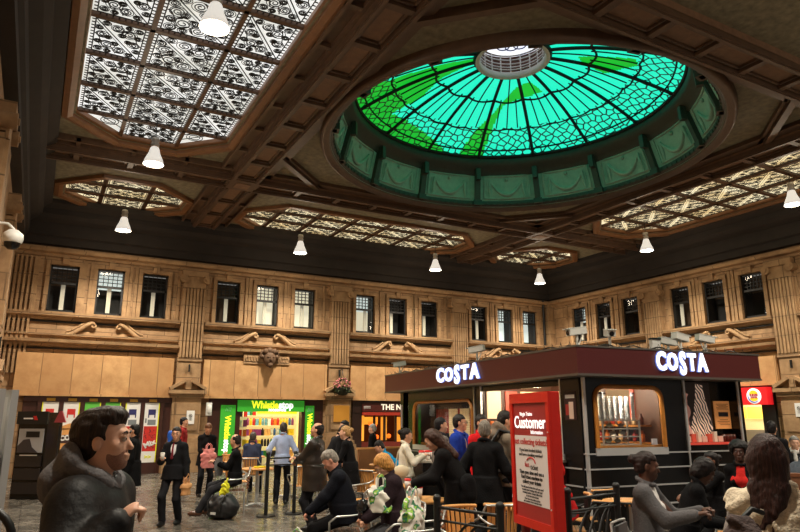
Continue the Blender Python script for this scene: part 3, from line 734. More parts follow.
# hanging bell lamps
BULB = mat('glowing lamp bowl', (1, 1, 1, 1), .4, emit=(1, .97, .9, 1), estr=14)
SHADE = mat('white enamel lamp reflector', rgb(235, 232, 225), .4, emit=rgb(255, 250, 240), estr=.55)
LAMP_W = 1500
def lamp(loc, ztop, label):
    r = empty('pendant_lamp', loc, label=label, cat='lamp', group='bell shaped lamps hanging from the skylights')
    MB().lathe([(.07, .34), (.1, .3), (.13, .18), (.2, .02), (.235, -.1), (.225, -.1), (.19, .02), (.12, .17), (.09, .28)], n=24).build('reflector', SHADE, r)
    MB().lathe([(0, -.13), (.1, -.12), (.2, -.09), (.21, -.06), (0, -.05)], n=24).build('bulb', BULB, r)
    MB().lathe([(0, .58), (.08, .57), (.1, .5), (.08, .46), (.1, .4), (.09, .33), (0, .32)], n=18).build('gear_housing', mat('aluminium lamp housing', rgb(200, 196, 190), .35, metal=.6), r)
    MB().tube([(0, 0, .56), (0, 0, ztop - loc[2])], .012, 6).build('suspension_rod', BLACKM, r)
    li = bpy.data.lights.new('lamp_light', 'SPOT'); li.energy = LAMP_W if loc[1] > 5 else LAMP_W * .75; li.color = (1.0, .90, .74); li.spot_size = math.radians(142); li.spot_blend = .75; li.shadow_soft_size = .2
    lo = bpy.data.objects.new('lamp_light', li); COL.objects.link(lo); lo.parent = r; lo.location = (0, 0, -.2)
    l2 = bpy.data.lights.new('lamp_spill', 'POINT'); l2.energy = 48; l2.color = (1.0, .84, .62); l2.shadow_soft_size = .22
    lo = bpy.data.objects.new('lamp_spill', l2); COL.objects.link(lo); lo.parent = r; lo.location = (0, 0, -.4)
    return r
for x, y, lb in ((1.82, 9.3, 'largest glaring bell lamp nearest the entrance under the long left skylight'), (1.82, 15.2, 'bell lamp hanging at the far end of the long left skylight'), (1.82, 21.0, 'bell lamp under the small octagonal skylight in the back left corner'),
                 (7.6, 21.0, 'bell lamp under the left half of the long skylight along the back wall'), (13.2, 21.0, 'bell lamp under the right half of the long skylight along the back wall'), (18.5, 21.0, 'bell lamp under the small skylight in the back right corner'),
                 (18.4, 15.2, 'bell lamp under the far end of the long right skylight'), (18.4, 10.0, 'bell lamp at the right edge under the near half of the right skylight'),
                 (1.82, 3.2, 'added unseen bell lamp above the entrance'), (7.6, 3.2, 'added unseen bell lamp above the front of the hall, left of the middle'), (13.2, 3.2, 'added unseen bell lamp above the front of the hall, right of the middle'), (18.4, 3.2, 'added unseen bell lamp in the front right corner')):  # front row is out of view, added to brighten the foreground
    lamp((x, y, 7.5 if y > 20 else 7.62 if y > 12 else 7.8), ZG - .05 if y > 5 else ZP, lb)
# ------------------------------------------------------------------ kiosk
KA = math.radians(-6); KLOC = (7.51, 7.74, 0)
KM = Matrix.Translation(KLOC) @ Matrix.Rotation(KA, 4, 'Z')
def kp(u, v, z=0.0): return KM @ Vector((u, v, z))
kiosk = empty('coffee_kiosk', KLOC, KA, 'black coffee kiosk with a dark maroon fascia and chrome bands under the dome', 'kiosk')
KL, KW, F0_, F1_ = 8.3, 4.1, 2.45, 2.87
m = MB()
for a in ((0, 0, KW, .12), (0, KL - .12, KW, KL), (0, .12, .12, KL - .12), (KW - .12, .12, KW, KL - .12)): m.box(a[0], a[1], F0_, a[2], a[3], F1_)
m.build('fascia', MAROON, kiosk)
m = MB()
for z0, z1, e, i in ((F0_ - .035, F0_, .012, .5), (F1_, F1_ + .03, .015, .14)):
    for a in ((-e, -e, KW + e, i), (-e, KL - i, KW + e, KL + e), (-e, i, i, KL - i), (KW - i, i, KW + e, KL - i)): m.box(a[0], a[1], z0, a[2], a[3], z1)
m.build('fascia_trim', mat('dull grey steel trim', rgb(120, 116, 110), .4, metal=.7), kiosk)
MB().box(.12, .12, 2.47, KW - .12, KL - .12, 2.6).build('roof', BLACKM, kiosk)
m = MB()
for i in range(70):
    v = .06 + i * (KL - .1) / 70; m.bar((.05, v, F1_), (.05 - .05 * ((i % 2) * 2 - 1), v, F1_ + .11), .006, .006)
for i in range(36):
    u = .06 + i * (KW - .1) / 36; m.bar((u, .05, F1_), (u, .05 - .05 * ((i % 2) * 2 - 1), F1_ + .11), .006, .006)
m.tube([(.1, v, F1_ + .05 + .03 * math.sin(v * 9)) for v in np.linspace(.3, 7.8, 40)], .012, 5); m.tube([(u, .12, F1_ + .05 + .03 * math.sin(u * 11)) for u in np.linspace(.3, 3.9, 30)], .012, 5)
m.build('bird_spikes', mat('dark wire', rgb(60, 54, 48), .5, metal=.4), kiosk)
# walls
def rounded_hole(a0, a1, z0, z1, r):
    """corner filler polygons that round the two upper corners of an opening"""
    out = []
    for s in (0, 1):
        cx = a0 + r if s == 0 else a1 - r; ex = a0 if s == 0 else a1
        poly = [(ex, z1)] + [(cx + (-1 if s == 0 else 1) * r * math.cos(t), z1 - r + r * math.sin(t)) for t in np.linspace(0, PI / 2, 8)]
        out.append(poly if s == 1 else poly[::-1])
    return out
RM = Matrix(((1, 0, 0, 0), (0, 0, 1, .4), (0, 1, 0, 0), (0, 0, 0, 1)))      # (a,z,depth)->(u,v,z) on the right face
LM = Matrix(((0, 0, 1, .4), (1, 0, 0, 0), (0, 1, 0, 0), (0, 0, 0, 1)))      # on the left face
WR = (.62, 2.06, 1.27, 2.27); RC = (2.64, 3.9, 1.3, 2.42); WL = (4.15, 7.25, 1.1, 2.14); OL = (.98, 3.75, 1.06, 2.3)
m = MB()
for a, b, c, d in holed_wall(.42, 4.05, 0, 2.46, [WR, RC]): m.box(a, .4, c, b, .46, d)
for p in rounded_hole(*WR, .2): m.prism(p, 0, .06, RM)
for a, b, c, d in holed_wall(.42, 7.62, 0, 2.46, [WL, OL]): m.box(.4, a, c, .46, b, d)
for p in rounded_hole(*WL, .25): m.prism(p, 0, .06, LM)
m.box(3.98, .46, 0, 4.05, 7.62, 2.46); m.box(.42, 7.56, 0, 4.05, 7.62, 2.46)
m.build('wall', BLACKG, kiosk)
m = MB(); m.cyl((.42, .42), .035, 0, 2.45, 14); m.build('corner_strip', CHROME, kiosk)
MB().box(.36, .5, 1.16, .41, .97, 2.45).box(.36, .46, 0, .42, .5, 2.45).build('corner_column', BLACKG, kiosk)
m = MB()
for z in (1.18, .94, .66, .36):
    m.box(.38, .375, z - .011, 4.06, .4, z + .011); m.box(.375, .38, z - .011, .4, OL[0], z + .011)
    m.box(.375, OL[0], min(z, .94) - .011, .4, 7.63, min(z, .94) + .011)
for u in (2.6, 3.93): m.box(u - .02, .37, 1.2 if u < 3 else 0, u + .02, .41, 2.45)
m.box(2.6 - .012, .38, .3, 2.6 + .012, .4, 1.2)
for v in (1.0, 3.76, 4.05): m.box(.37, v - .015, 1.0, .41, v + .015, 2.45)
m.build('chrome_band', CHROME, kiosk)
def frame_path(a0, a1, z0, z1, r):
    return [(a0, z0), (a0, z1 - r)] + [(a0 + r - r * math.cos(t), z1 - r + r * math.sin(t)) for t in np.linspace(.15, PI / 2, 7)] + [(a1 - r + r * math.sin(t), z1 - r + r * math.cos(t)) for t in np.linspace(0.001, PI / 2, 7)] + [(a1, z0)]
for nm, W, M_, r in (('front', WR, RM, .2), ('side', WL, LM, .25)):
    f = MB(); f.tube([M_ @ Vector((a, z, -.01)) for a, z in frame_path(*W, r)], .04, 8)
    fo = f.build('window_frame', GOLDW, kiosk)
    s = MB(); s.add([M_ @ Vector(p) for p in ((W[0] - .05, W[2] - .12, -.03), (W[1] + .05, W[2] - .12, -.03), (W[1] + .05, W[2], -.03), (W[0] - .05, W[2], -.03), (W[0] - .05, W[2] - .12, .05), (W[1] + .05, W[2] - .12, .05), (W[1] + .05, W[2], .05), (W[0] - .05, W[2], .05))],
        [(0, 1, 2, 3), (7, 6, 5, 4), (3, 2, 6, 7), (0, 4, 5, 1), (0, 3, 7, 4), (1, 5, 6, 2)]); s.build('window_sill', CHROME, kiosk)
    g = MB(); g.add([M_ @ Vector(p) for p in ((W[0], W[2], .03), (W[1], W[2], .03), (W[1], W[3], .03), (W[0], W[3], .03))], [(0, 1, 2, 3)]); g.build('window_pane', GLASS, kiosk)
# interior: floor plate, partition, shelves
MB().box(.46, .46, .0, 3.98, 7.56, .02).build('floor_plate', DARKW, kiosk)
KIN = mat('brown kiosk lining', rgb(84, 52, 36), .5, nscale=6, namt=.3)
MB().box(2.3, .47, .02, 2.36, 7.5, 2.46).box(.5, 3.9, .02, 2.3, 3.95, 2.46).box(.5, 2.05, .02, 1.0, 2.1, 1.2).build('partition', KIN, kiosk)
# recessed picture bay on the right face
m = MB(); m.box(2.64, .6, 1.3, 3.9, .62, 2.42); m.box(2.62, .46, 1.28, 3.92, .6, 1.31); m.box(2.62, .46, 1.3, 2.64, .62, 2.42); m.box(3.9, .46, 1.3, 3.92, .62, 2.42); m.build('picture_bay', BLACKG, kiosk)
def stripe_pic():
    m = bpy.data.materials.new('striped coffee picture'); m.use_nodes = True; nt, N, L = nodes(m); b = N['Principled BSDF']
    tc = N.new('ShaderNodeTexCoord'); wv = N.new('ShaderNodeTexWave'); wv.inputs['Scale'].default_value = 5.5; wv.inputs['Distortion'].default_value = 5.5; wv.inputs['Detail'].default_value = 1.2; wv.inputs['Detail Scale'].default_value = 1.2
    mp = N.new('ShaderNodeMapping'); mp.inputs['Rotation'].default_value = (0, .5, 0); L.new(tc.outputs['Object'], mp.inputs['Vector']); L.new(mp.outputs[0], wv.inputs['Vector'])
    cr = N.new('ShaderNodeValToRGB'); cr.color_ramp.elements[0].position = .35; cr.color_ramp.elements[0].color = rgb(42, 34, 34); cr.color_ramp.elements[1].position = .6; cr.color_ramp.elements[1].color = rgb(236, 200, 176)
    L.new(wv.outputs['Fac'], cr.inputs[0]); L.new(cr.outputs[0], b.inputs['Base Color']); L.new(cr.outputs[0], b.inputs['Emission Color']); b.inputs['Emission Strength'].default_value = .3
    MATS['stripe'] = m; return m
STR = stripe_pic()
pic = MB(); pic.box(2.68, .585, 1.33, 3.44, .6, 2.4); po = pic.build('picture_panel', mat('smoky grey picture ground', rgb(66, 56, 58), .35), kiosk)
pm = MB()
prof = [(.0, .0), (.36, .0), (.40, .25), (.34, .55), (.29, .8), (.27, 1.0), (.14, 1.03), (.11, .8), (.05, .5), (-.02, .25)]
pm.prism([(2.93 + x * 1.25, 1.34 + z) for x, z in prof], -.004, 0, Matrix(((1, 0, 0, 0), (0, 0, 1, .584), (0, 1, 0, 0), (0, 0, 0, 1)))); pm.build('picture_cup', STR, po)
pm = MB(); pm.tube([(2.80 + .03 * math.sin(t * 5), .582, 1.4 + t * .3) for t in np.linspace(0, 2.7, 24)], [.075 + .035 * abs(math.sin(t * 5)) for t in np.linspace(0, 2.7, 24)], 6)
for q in range(len(pm.v)): x, y, z = pm.v[q]; pm.v[q] = (x, .583 + (y - .582) * .03, z)
pm.build('picture_swirl', mat('pinkish swirl', rgb(206, 150, 134), .5, emit=rgb(206, 150, 134), estr=.2), po)
mb_ = MB().box(3.5, .56, 1.56, 3.88, .585, 2.06).build('menu_board', mat('orange menu card', rgb(226, 150, 84), .5, emit=rgb(226, 150, 84), estr=.25), kiosk)
for i in range(9): MB().box(3.54 + .03 * (i % 3), .555, 2.0 - i * .022 if i < 5 else 1.72 - (i - 5) * .03, 3.84 - .04 * (i % 2), .56, 2.008 - i * .022 if i < 5 else 1.728 - (i - 5) * .03).build('menu_line', mat('brown menu print', rgb(120, 70, 40), .6), mb_)
MB().box(3.58, .555, 1.78, 3.82, .56, 1.86).build('menu_photo', mat('dark menu photo', rgb(70, 66, 74), .5), mb_)
MB().box(2.62, .39, 1.29, 3.92, .47, 1.33).build('bay_ledge', mat('coral ledge', rgb(214, 74, 60), .4, emit=rgb(214, 74, 60), estr=.2), kiosk)
# letters on the two fascias
COST = mat('white backlit kiosk letters', rgb(245, 248, 255), .4, emit=rgb(240, 245, 255), estr=1.3)
COSTH = mat('blue letter returns', rgb(120, 140, 220), .4, emit=rgb(110, 135, 235), estr=.5)
def kiosk_sign(org, right, wide):
    s = empty('sign_lettering', (0, 0, 0)); s.parent = kiosk
    xs = (-.78, -.37, .01, .36, .76)
    for ch, x, h, dy in zip('COSTA', xs, (.42, .39, .54, .40, .42), (.0, -.005, -.03, .0, .0)):
        for nm, M_, e, off in (('letter', COST, .014, .016), ('letter_return', COSTH, .012, .024)):
            z = .03 if nm == 'letter' else .012
            Mx = facing(Vector(org) + Vector(right) * (x * .66 * wide) + Vector((0, 0, dy)), right, (0, 0, 1)) @ Matrix.Translation((0, 0, z))
            text(nm, ch, h, M_, s, Mx, e, off, sx=(.80 if ch != 'S' else .62) * wide)
kiosk_sign((0, 4.05, 2.68), (0, -1, 0), 1.55); kiosk_sign((2.2, 0, 2.68), (1, 0, 0), .92)
# small poster on the corner column (faces the entrance side)
cpst = MB().box(.352, .55, 1.72, .36, .86, 2.2).build('column_poster', mat('dark coffee poster', rgb(52, 22, 20), .5), kiosk)
MB().box(.349, .62, 1.74, .352, .74, 2.02).build('poster_glass', mat('poster milk white', rgb(220, 190, 170), .5), cpst)
MB().box(.349, .58, 2.08, .352, .83, 2.14).build('poster_heading', PAPER, cpst); MB().box(.349, .74, 1.8, .352, .83, 1.98).build('poster_figure', mat('poster red', rgb(160, 40, 34), .5), cpst)
# end post carrying the fascia
MB().box(.35, 7.85, 0, .5, 8.05, 2.46).build('end_post', BLACKG, kiosk)
MB().box(.34, 7.9, 1.5, .35, 8.0, 2.1).build('post_poster', mat('grey post poster', rgb(150, 140, 140), .5), kiosk)
# counter
m = MB(); m.box(.34, .98, 0, .8, 3.76, 1.02); m.build('counter', mat('dark maroon counter front', rgb(60, 24, 22), .35), kiosk); MB().box(.28, .96, 1.02, .84, 3.8, 1.06).build('counter_top', mat('grey counter top', rgb(150, 140, 130), .3), kiosk)
for v in (2.25, 3.05): 
    MB().box(2.27, v, 1.75, 2.3, v + .55, 2.34).build('menu_board', mat('cream lit menu', rgb(236, 208, 160), .5, emit=rgb(240, 210, 160), estr=.55), kiosk)
MB().box(2.27, 1.3, 1.75, 2.3, 1.95, 2.34).build('menu_board', mat('reddish menu', rgb(170, 70, 50), .5, emit=rgb(190, 80, 50), estr=.35), kiosk)
for u, w, nm in ((.60, .34, 'cream lit menu'), (1.06, .3, 'reddish menu'), (1.46, .42, 'cream lit menu')): MB().box(u, 3.86, 1.74, u + w, 3.895, 2.32).build('menu_board', MATS[nm], kiosk)
for z in (1.28, 1.58): MB().box(.55, 3.7, z - .025, 2.25, 3.895, z).build('back_shelf', GOLDW, kiosk)
m = MB()
for z in (1.03, 1.33, 1.63): m.box(2.0, .9, z - .03, 2.28, 3.8, z)
m.build('back_shelf', GOLDW, kiosk)
for v in (1.6, 3.0, 5.6):
    li = bpy.data.lights.new('downlight', 'POINT'); li.energy = 60; li.color = (1, .82, .6); li.shadow_soft_size = .12
    lo = bpy.data.objects.new('downlight', li); COL.objects.link(lo); lo.parent = kiosk; lo.location = (1.3, v, 2.36)
li = bpy.data.lights.new('downlight', 'POINT'); li.energy = 60; li.color = (1, .9, .76); li.shadow_soft_size = .1
lo = bpy.data.objects.new('downlight', li); COL.objects.link(lo); lo.parent = kiosk; lo.location = (1.35, .75, 2.36)

def kput(o, u, v, z): o.matrix_world = KM @ Matrix.Translation((u, v, z)); return o
def kthing(name, u, v, z, label, cat, group=None, rz=0.0):
    p = kp(u, v, z); return empty(name, p, KA + rz, label, cat, group)
# stacks of clear cups behind the right window, paper cups behind the left one
CUPC = mat('clear plastic cup stack', rgb(226, 230, 232), .25, nscale=40, namt=.2)
LIDP = mat('dark cup lid', rgb(70, 50, 60), .4)
def cup_stack(h, r, mats, rings):
    m = MB(); prof = [(0, 0), (r * .8, 0)]
    n = rings
    for i in range(n): z = h * i / n; prof += [(r * .86, z + .001), (r, z + h / n * .8), (r, z + h / n)]
    m.lathe(prof + [(0, h)], n=14); m2 = MB(); m2.lathe([(0, h), (r * 1.02, h), (r * 1.02, h + .03), (0, h + .04)], n=14)
    return m, m2
base = None
for i in range(13):
    u = .99 + i * .058; h = .62 + .03 * ((i * 7) % 3); v = .69 + .1 * (i % 2)
    if base is None:
        t = kthing('cup_stack', u, v, 1.719, None, 'cup stack'); a, b = cup_stack(.44, .034, None, 10); a.build('cups', CUPC, t); b.build('lid', LIDP, t); base = t
    else: t = copy_thing(base, kp(u, v, 1.719))
    tag(t, 'stack of clear plastic cups on the glass cabinet behind the front kiosk window', 'cup stack', 'clear cup stacks behind the front window')
base = None; SC_ = [mat('cream paper cup stack', rgb(232, 206, 160), .6, emit=rgb(240, 206, 150), estr=.2), mat('red paper cup stack', rgb(160, 44, 40), .6)]
for i in range(21):
    v = 4.32 + i * .115; t = kthing('cup_stack', .78, v, 1.152, 'tall stack of paper cups behind the wide side window of the kiosk', 'cup stack', 'paper cup stacks behind the side window')
    a, b = cup_stack(.82, .05, None, 16); a.build('cups', SC_[1 if i % 5 == 0 or i > 15 else 0], t); b.build('lid', LIDP, t)
MB().box(.6, 4.2, 1.08, 1.3, 7.3, 1.15).build('display_shelf', GOLDW, kiosk)
# glass display cabinet and small goods behind the front window
t = kthing('display_cabinet', 1.35, .76, 1.302, 'glass pastry cabinet behind the front kiosk window', 'cabinet')
m = MB(); 
for x in (-.4, .4):
    for y in (-.12, .18): m.box(x - .012, y - .012, 0, x + .012, y + .012, .42)
for z in (0, .13, .26, .40): m.box(-.41, -.13, z, .41, .19, z + .015)
m.build('rack', ALU, t); m = MB(); m.add([(-.4, -.135, .02), (.4, -.135, .02), (.4, -.135, .4), (-.4, -.135, .4)], [(0, 1, 2, 3)]); m.build('glass_front', GLASS, t)
for i, (x, z, c) in enumerate(((-.2, .015, (150, 150, 140)), (0, .015, (120, 110, 96)), (.18, .015, (160, 120, 80)), (-.1, .145, (170, 160, 150)), (.12, .145, (140, 130, 120)), (-.15, .275, (190, 180, 160)), (.1, .275, (120, 96, 80)))):
    o = MB().sphere((0, 0, .036), .06, 10, 7, sc=(1.1, .9, .55)).build('pastry', mat('pastry %d' % i, rgb(*c), .6), loc=kp(1.35 + x, .76, 1.3035 + z + .0155)); tag(o, 'pastry on a shelf of the glass cabinet in the front kiosk window', 'pastry', 'pastries in the glass cabinet')
for u, z, w, h, c, l in ((.70, 1.31, .05, .24, (225, 220, 215), 'white leaflet with red print standing in the front kiosk window corner'), (.72, 1.60, .06, .2, (30, 30, 34), 'black tub on the left ledge inside the front kiosk window'), (1.96, 1.31, .05, .1, (210, 210, 220), 'small white card at the right end of the front kiosk window')):
    o = MB().box(-w, -.02, 0, w, .02, h).build('shop_card' if c[0] > 100 else 'tub', mat('card %d' % int(u * 100), rgb(*c), .6), loc=kp(u, .535, 1.3035 if z < 1.5 else 1.602), rz=KA); tag(o, l, 'card' if c[0] > 100 else 'tub')
MB().box(.5, .48, 1.56, .8, .64, 1.6).build('window_ledge', GOLDW, kiosk); MB().box(.48, .47, 1.24, 2.28, 1.1, 1.30).build('window_shelf', GOLDW, kiosk)
MB().box(1.05, .6, 2.12, 1.55, .62, 2.24).build('price_card', mat('cream price card', rgb(230, 190, 140), .5, emit=rgb(230, 190, 140), estr=.3), kiosk)
# packets on the bay ledge
for i in range(7):
    o = MB().box(-.05, -.03, 0, .05, .03, .1 + .04 * (i % 3)).build('snack_packet', mat('packet %d' % (i % 3), rgb(*((236, 190, 170), (224, 90, 70), (240, 214, 190))[i % 3]), .5), loc=kp(2.70 + i * .13, .50, 1.335), rz=KA + (i % 3 - 1) * .2)
    tag(o, 'snack packet on the red ledge below the striped coffee picture', 'packet', 'packets on the kiosk ledge')
for i in range(4):
    o = MB().lathe([(0, 0), (.035, 0), (.04, .1), (.03, .13), (0, .13)], n=12).build('glass_jar', mat('brown jar', rgb(90, 44, 34), .2), loc=kp(3.58 + i * .085, .50, 1.335)); tag(o, 'small dark jar under the orange menu board on the kiosk ledge', 'jar', 'jars on the kiosk ledge')
# goods on the shelves behind the serving counter
for j, z in enumerate((1.03, 1.33, 1.63)):
    for i in range(14):
        c = ((226, 200, 150), (200, 110, 50), (90, 44, 30), (230, 226, 214), (150, 40, 34))[(i * 3 + j) % 5]
        o = MB().lathe([(0, 0), (.04, 0), (.045, .12), (.02, .17), (.02, .2), (0, .2)], n=10).build('syrup_bottle', mat('bottle tone %d' % ((i * 3 + j) % 5), rgb(*c), .3), loc=kp(2.14, 1.0 + i * .19, z + .0015)); tag(o, 'bottle on the shelves behind the kiosk serving counter', 'bottle', 'bottles behind the serving counter')

for j, z in enumerate((1.28, 1.58)):
    for i in range(10):
        c = ((226, 200, 150), (230, 120, 50), (190, 60, 40), (236, 230, 214), (240, 190, 60))[(i * 2 + j) % 5]; k_ = (i * 2 + j) % 5
        o = MB().lathe([(0, 0), (.045, 0), (.045, .09), (.03, .11), (0, .11)], n=10).build('shop_tin', mat('tin tone %d' % k_, rgb(*c), .4), loc=kp(.66 + i * .125, 3.79, z + .0015)); tag(o, 'small coloured tin on the lit shelves under the kiosk menu boards', 'tin', 'tins under the menu boards')
# security cameras on the kiosk roof
CAMW = mat('pale grey camera housing', rgb(235, 235, 228), .35)
def cctv(p, heading, label, length=.34, h=.3, tilt=.15):
    t = empty('security_camera', p, heading, label, 'camera')
    M_ = Matrix.Translation((0, 0, h)) @ Matrix.Rotation(-tilt, 4, 'X')
    MB().box(-.065, -length / 2, -.05, .065, length / 2, .06, 0, M_).box(-.075, -length / 2, .06, .075, length / 2 + .05, .075, 0, M_).build('housing', CAMW, t, bevel=.012)
    g = MB(); g.tube([M_ @ Vector((0, length / 2 - .002, 0)), M_ @ Vector((0, length / 2 + .012, 0))], .042, 14); g.build('lens', BLACKG, t)
    MB().tube([(0, 0, 0), (0, 0, h - .03)], .022, 8).cyl((0, 0), .05, 0, .02, 12).tube([(0, 0, h * .5), (0, -.08, h * .8), (0, -.1, h - .04)], .012, 6).build('bracket', CAMW, t)
    return t
for u, v, hd, l in ((.2, 7.75, 95, 'security camera at the far left end of the kiosk roof'), (.2, 3.55, 60, 'security camera above the left row of white letters on the kiosk roof'), (.3, .35, 110, 'security camera with a spiky bracket on the front corner of the kiosk roof'),
                    (.95, .3, 175, 'round faced security camera pointing at the entrance from the kiosk roof'), (2.55, .3, -60, 'security camera above the right row of white letters pointing right'), (2.85, .9, -80, 'security camera behind the others on the right of the kiosk roof'), (3.15, .3, -75, 'long security camera nearest the right end of the kiosk roof')):
    cctv(kp(u, v, F1_ + .03 if (u < .16 or v < .12) else 2.602), turn(hd), l, h=.30 + (.26))
t = kthing('floodlight', 1.95, .3, 2.602, 'small white floodlight on the kiosk roof over the right letters', 'floodlight')
MB().box(-.09, -.03, .34, .09, .05, .5).build('body', WHITEP, t); MB().tube([(0, 0, 0), (0, 0, .35)], .015, 6).build('stem', BLACKM, t); MB().box(-.1, -.05, .5, .1, .05, .53).build('hood', BLACKM, t)
# wall camera on a swan neck near the entrance
t = empty('dome_camera', (-1.045, 11.76, 4.48), 0, 'white dome camera on a swan neck bracket on the left wall', 'camera'); t.scale = (.73, .73, .73)
MB().tube([(0, 0, .2), (.25, 0, .42), (.5, 0, .42), (.62, 0, .3)], .035, 8).cyl((0, 0), .09, .1, .3, 10).build('bracket', WHITEP, t)
MB().lathe([(0, .3), (.1, .29), (.2, .2), (.21, .1), (.19, .02), (.17, .0)], (.62, 0), 20).build('hood', WHITEP, t); MB().lathe([(.165, .02), (.15, -.08), (.08, -.14), (0, -.15)], (.62, 0), 20).build('dome_cover', BLACKG, t)

# ------------------------------------------------------------------ shops along the back wall
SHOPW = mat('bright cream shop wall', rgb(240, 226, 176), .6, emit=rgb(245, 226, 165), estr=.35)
def back_room(x0, x1, depth, m_wall, idx):
    m = MB(); y0, y1 = YB + .35, YB + depth
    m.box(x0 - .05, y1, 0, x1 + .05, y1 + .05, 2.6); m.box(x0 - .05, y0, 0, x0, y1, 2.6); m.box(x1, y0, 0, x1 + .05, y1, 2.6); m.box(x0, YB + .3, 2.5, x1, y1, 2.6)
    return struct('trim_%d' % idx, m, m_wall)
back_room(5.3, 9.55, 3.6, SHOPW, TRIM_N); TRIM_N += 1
back_room(11.05, 15.0, 3.6, mat('amber pub lining', rgb(120, 62, 30), .6, nscale=3, namt=.4), TRIM_N); TRIM_N += 1
# convenience shop front
sf = empty('convenience_store', (7.45, YB, 0), 0, 'green lit shop front of the convenience store between two stone pilasters', 'shop')
X = lambda x: x - 7.45
MB().box(X(5.3), -.02, 0, X(5.72), .3, 2.42).box(X(6.24), -.02, 0, X(6.42), .3, 2.42).box(X(8.72), -.02, 0, X(8.86), .3, 2.42).box(X(9.18), -.02, 0, X(9.55), .3, 2.42).box(X(5.72), .02, 0, X(6.24), .3, .5).box(X(5.72), -.02, 2.2, X(6.24), .3, 2.42).box(X(8.86), -.02, 2.2, X(9.18), .3, 2.42).box(X(6.24), -.02, 2.38, X(8.86), .3, 2.42).box(X(8.86), .02, 0, X(9.18), .3, .5).build('frame', DARKW, sf)
hb = MB().box(X(6.3), -.08, 1.98, X(8.78), .2, 2.38).build('sign_board', GREENS, sf)
def two_tone(parent, M_, size, sx=.84):
    a = text('sign_text', 'Whistle', size, YELLOWT, parent, M_, .004, size * .035, 'LEFT', sx); e = max((M_.inverted() @ v.co).x for v in a.data.vertices)
    text('sign_text', 'stop', size, WHITET, parent, M_ @ Matrix.Translation((e + size * .03, 0, 0)), .004, size * .04, 'LEFT', sx)
two_tone(hb, facing((X(6.80), -.09, 2.21), (1, 0, 0), (0, 0, 1)), .345, .9)
text('sign_text', 'FOOD&WINE', .12, WHITET, hb, facing((X(7.75), -.09, 2.03), (1, 0, 0), (0, 0, 1)), .004, .006, 'CENTER', .9)
for x, w in ((5.98, .52), (9.02, .34)):
    b = MB().box(X(x - w / 2), -.05, .5, X(x + w / 2), .02, 2.2).build('side_banner', GREENS, sf)
    two_tone(b, facing((X(x), -.056, 1.84 if w > .4 else 1.92), (0, 0, -1), (1, 0, 0)), .28 if w > .4 else .26, .9)
    e = MB()
    for i in range(4): e.bar((X(x) - .1 + .06 * i, -.055, 1.98), (X(x) - .05 + .05 * i, -.055, 2.14), .02, .01)
    e.build('banner_emblem', mat('pale leaf print', rgb(140, 200, 160), .5), b)
MB().box(X(6.42), .3, 2.3, X(8.72), .5, 2.42).build('shutter_box', WHITEP, sf)
# shelving unit and goods
sh = empty('shelving_unit', (7.55, 25.2, 0), 0, 'tall cream shelving at the back of the convenience shop', 'shelving')
for z in (.3, .7, 1.1, 1.48, 1.85): MB().box(-1.6, -.2, z - .025, 1.6, .3, z).build('shelf', SHOPW, sh)
MB().box(-1.62, .3, 0, 1.62, .34, 2.4).box(-1.62, -.2, 0, -1.6, .3, 2.4).box(1.6, -.2, 0, 1.62, .3, 2.4).build('back_panel', SHOPW, sh); MB().box(-1.0 + 1.0, -.22, 1.92, 1.6, -.2, 2.2).build('yellow_header', mat('yellow promo header', rgb(250, 226, 20), .5, emit=rgb(250, 226, 20), estr=.7), sh)
GC = [(220, 40, 36), (250, 210, 40), (60, 110, 190), (240, 240, 236), (236, 130, 40), (70, 150, 70), (40, 36, 40), (150, 60, 130), (250, 190, 120), (120, 180, 210)]
gm = []
for i, c in enumerate(GC):
    a = MB().box(-.054, -.05, 0, .054, .05, .24).build('grocery_item', mat('goods %d' % i, rgb(*c), .5)); b = MB().lathe([(0, 0), (.052, 0), (.052, .2), (.03, .25), (.03, .28), (0, .28)], n=10).build('grocery_item', mat('goods %d' % i, rgb(*c), .4)); gm += [a, b]
used = set()
for j, z in enumerate((.3, .7, 1.1, 1.48, 1.85)):
    for i in range(26):
        if j == 4 and i > 12: continue
        k = rnd.randrange(20) if rnd.random() < .5 else ((i // 3) * 2 + j * 3) % 20
        src = gm[k]
        if k in used: o = src.copy(); COL.objects.link(o)
        else: o = src; used.add(k)
        o.location = (7.55 - 1.52 + i * .12, 25.12, z + .001); tag(o, 'small packaged item on the shelving of the bright convenience shop', 'grocery item', 'goods on the shop shelves')
for k, o in enumerate(gm):
    if k not in used: bpy.data.objects.remove(o)
sd = empty('magazine_rack', (6.72, 24.3, 0), 0, 'white magazine rack just inside the left of the convenience shop', 'rack')
for z in (.4, .75, 1.1, 1.45, 1.8): MB().box(-.25, -.1, z - .02, .25, .15, z).build('shelf', WHITEP, sd)
MB().box(-.26, .15, 0, .26, .18, 2.1).build('back_panel', SHOPW, sd)
for j, z in enumerate((.4, .75, 1.1, 1.45, 1.8)):
    for i in range(3):
        c = GC[(i * 4 + j * 3) % 10]; o = MB().box(-.07, -.01, 0, .07, .01, .24).build('magazine', mat('goods %d' % ((i * 4 + j * 3) % 10), rgb(*c), .5), loc=(6.55 + i * .17, 24.28, z + .001)); tag(o, 'magazine on the rack at the left of the convenience shop', 'magazine', 'magazines on the rack')
for x, y in ((6.9, 24.3), (8.3, 24.4), (7.6, 26)):
    li = bpy.data.lights.new('shop_light', 'POINT'); li.energy = 26; li.color = (1, .93, .72); li.shadow_soft_size = .25
    lo = bpy.data.objects.new('shop_light', li); COL.objects.link(lo); lo.location = (x, y, 2.3)
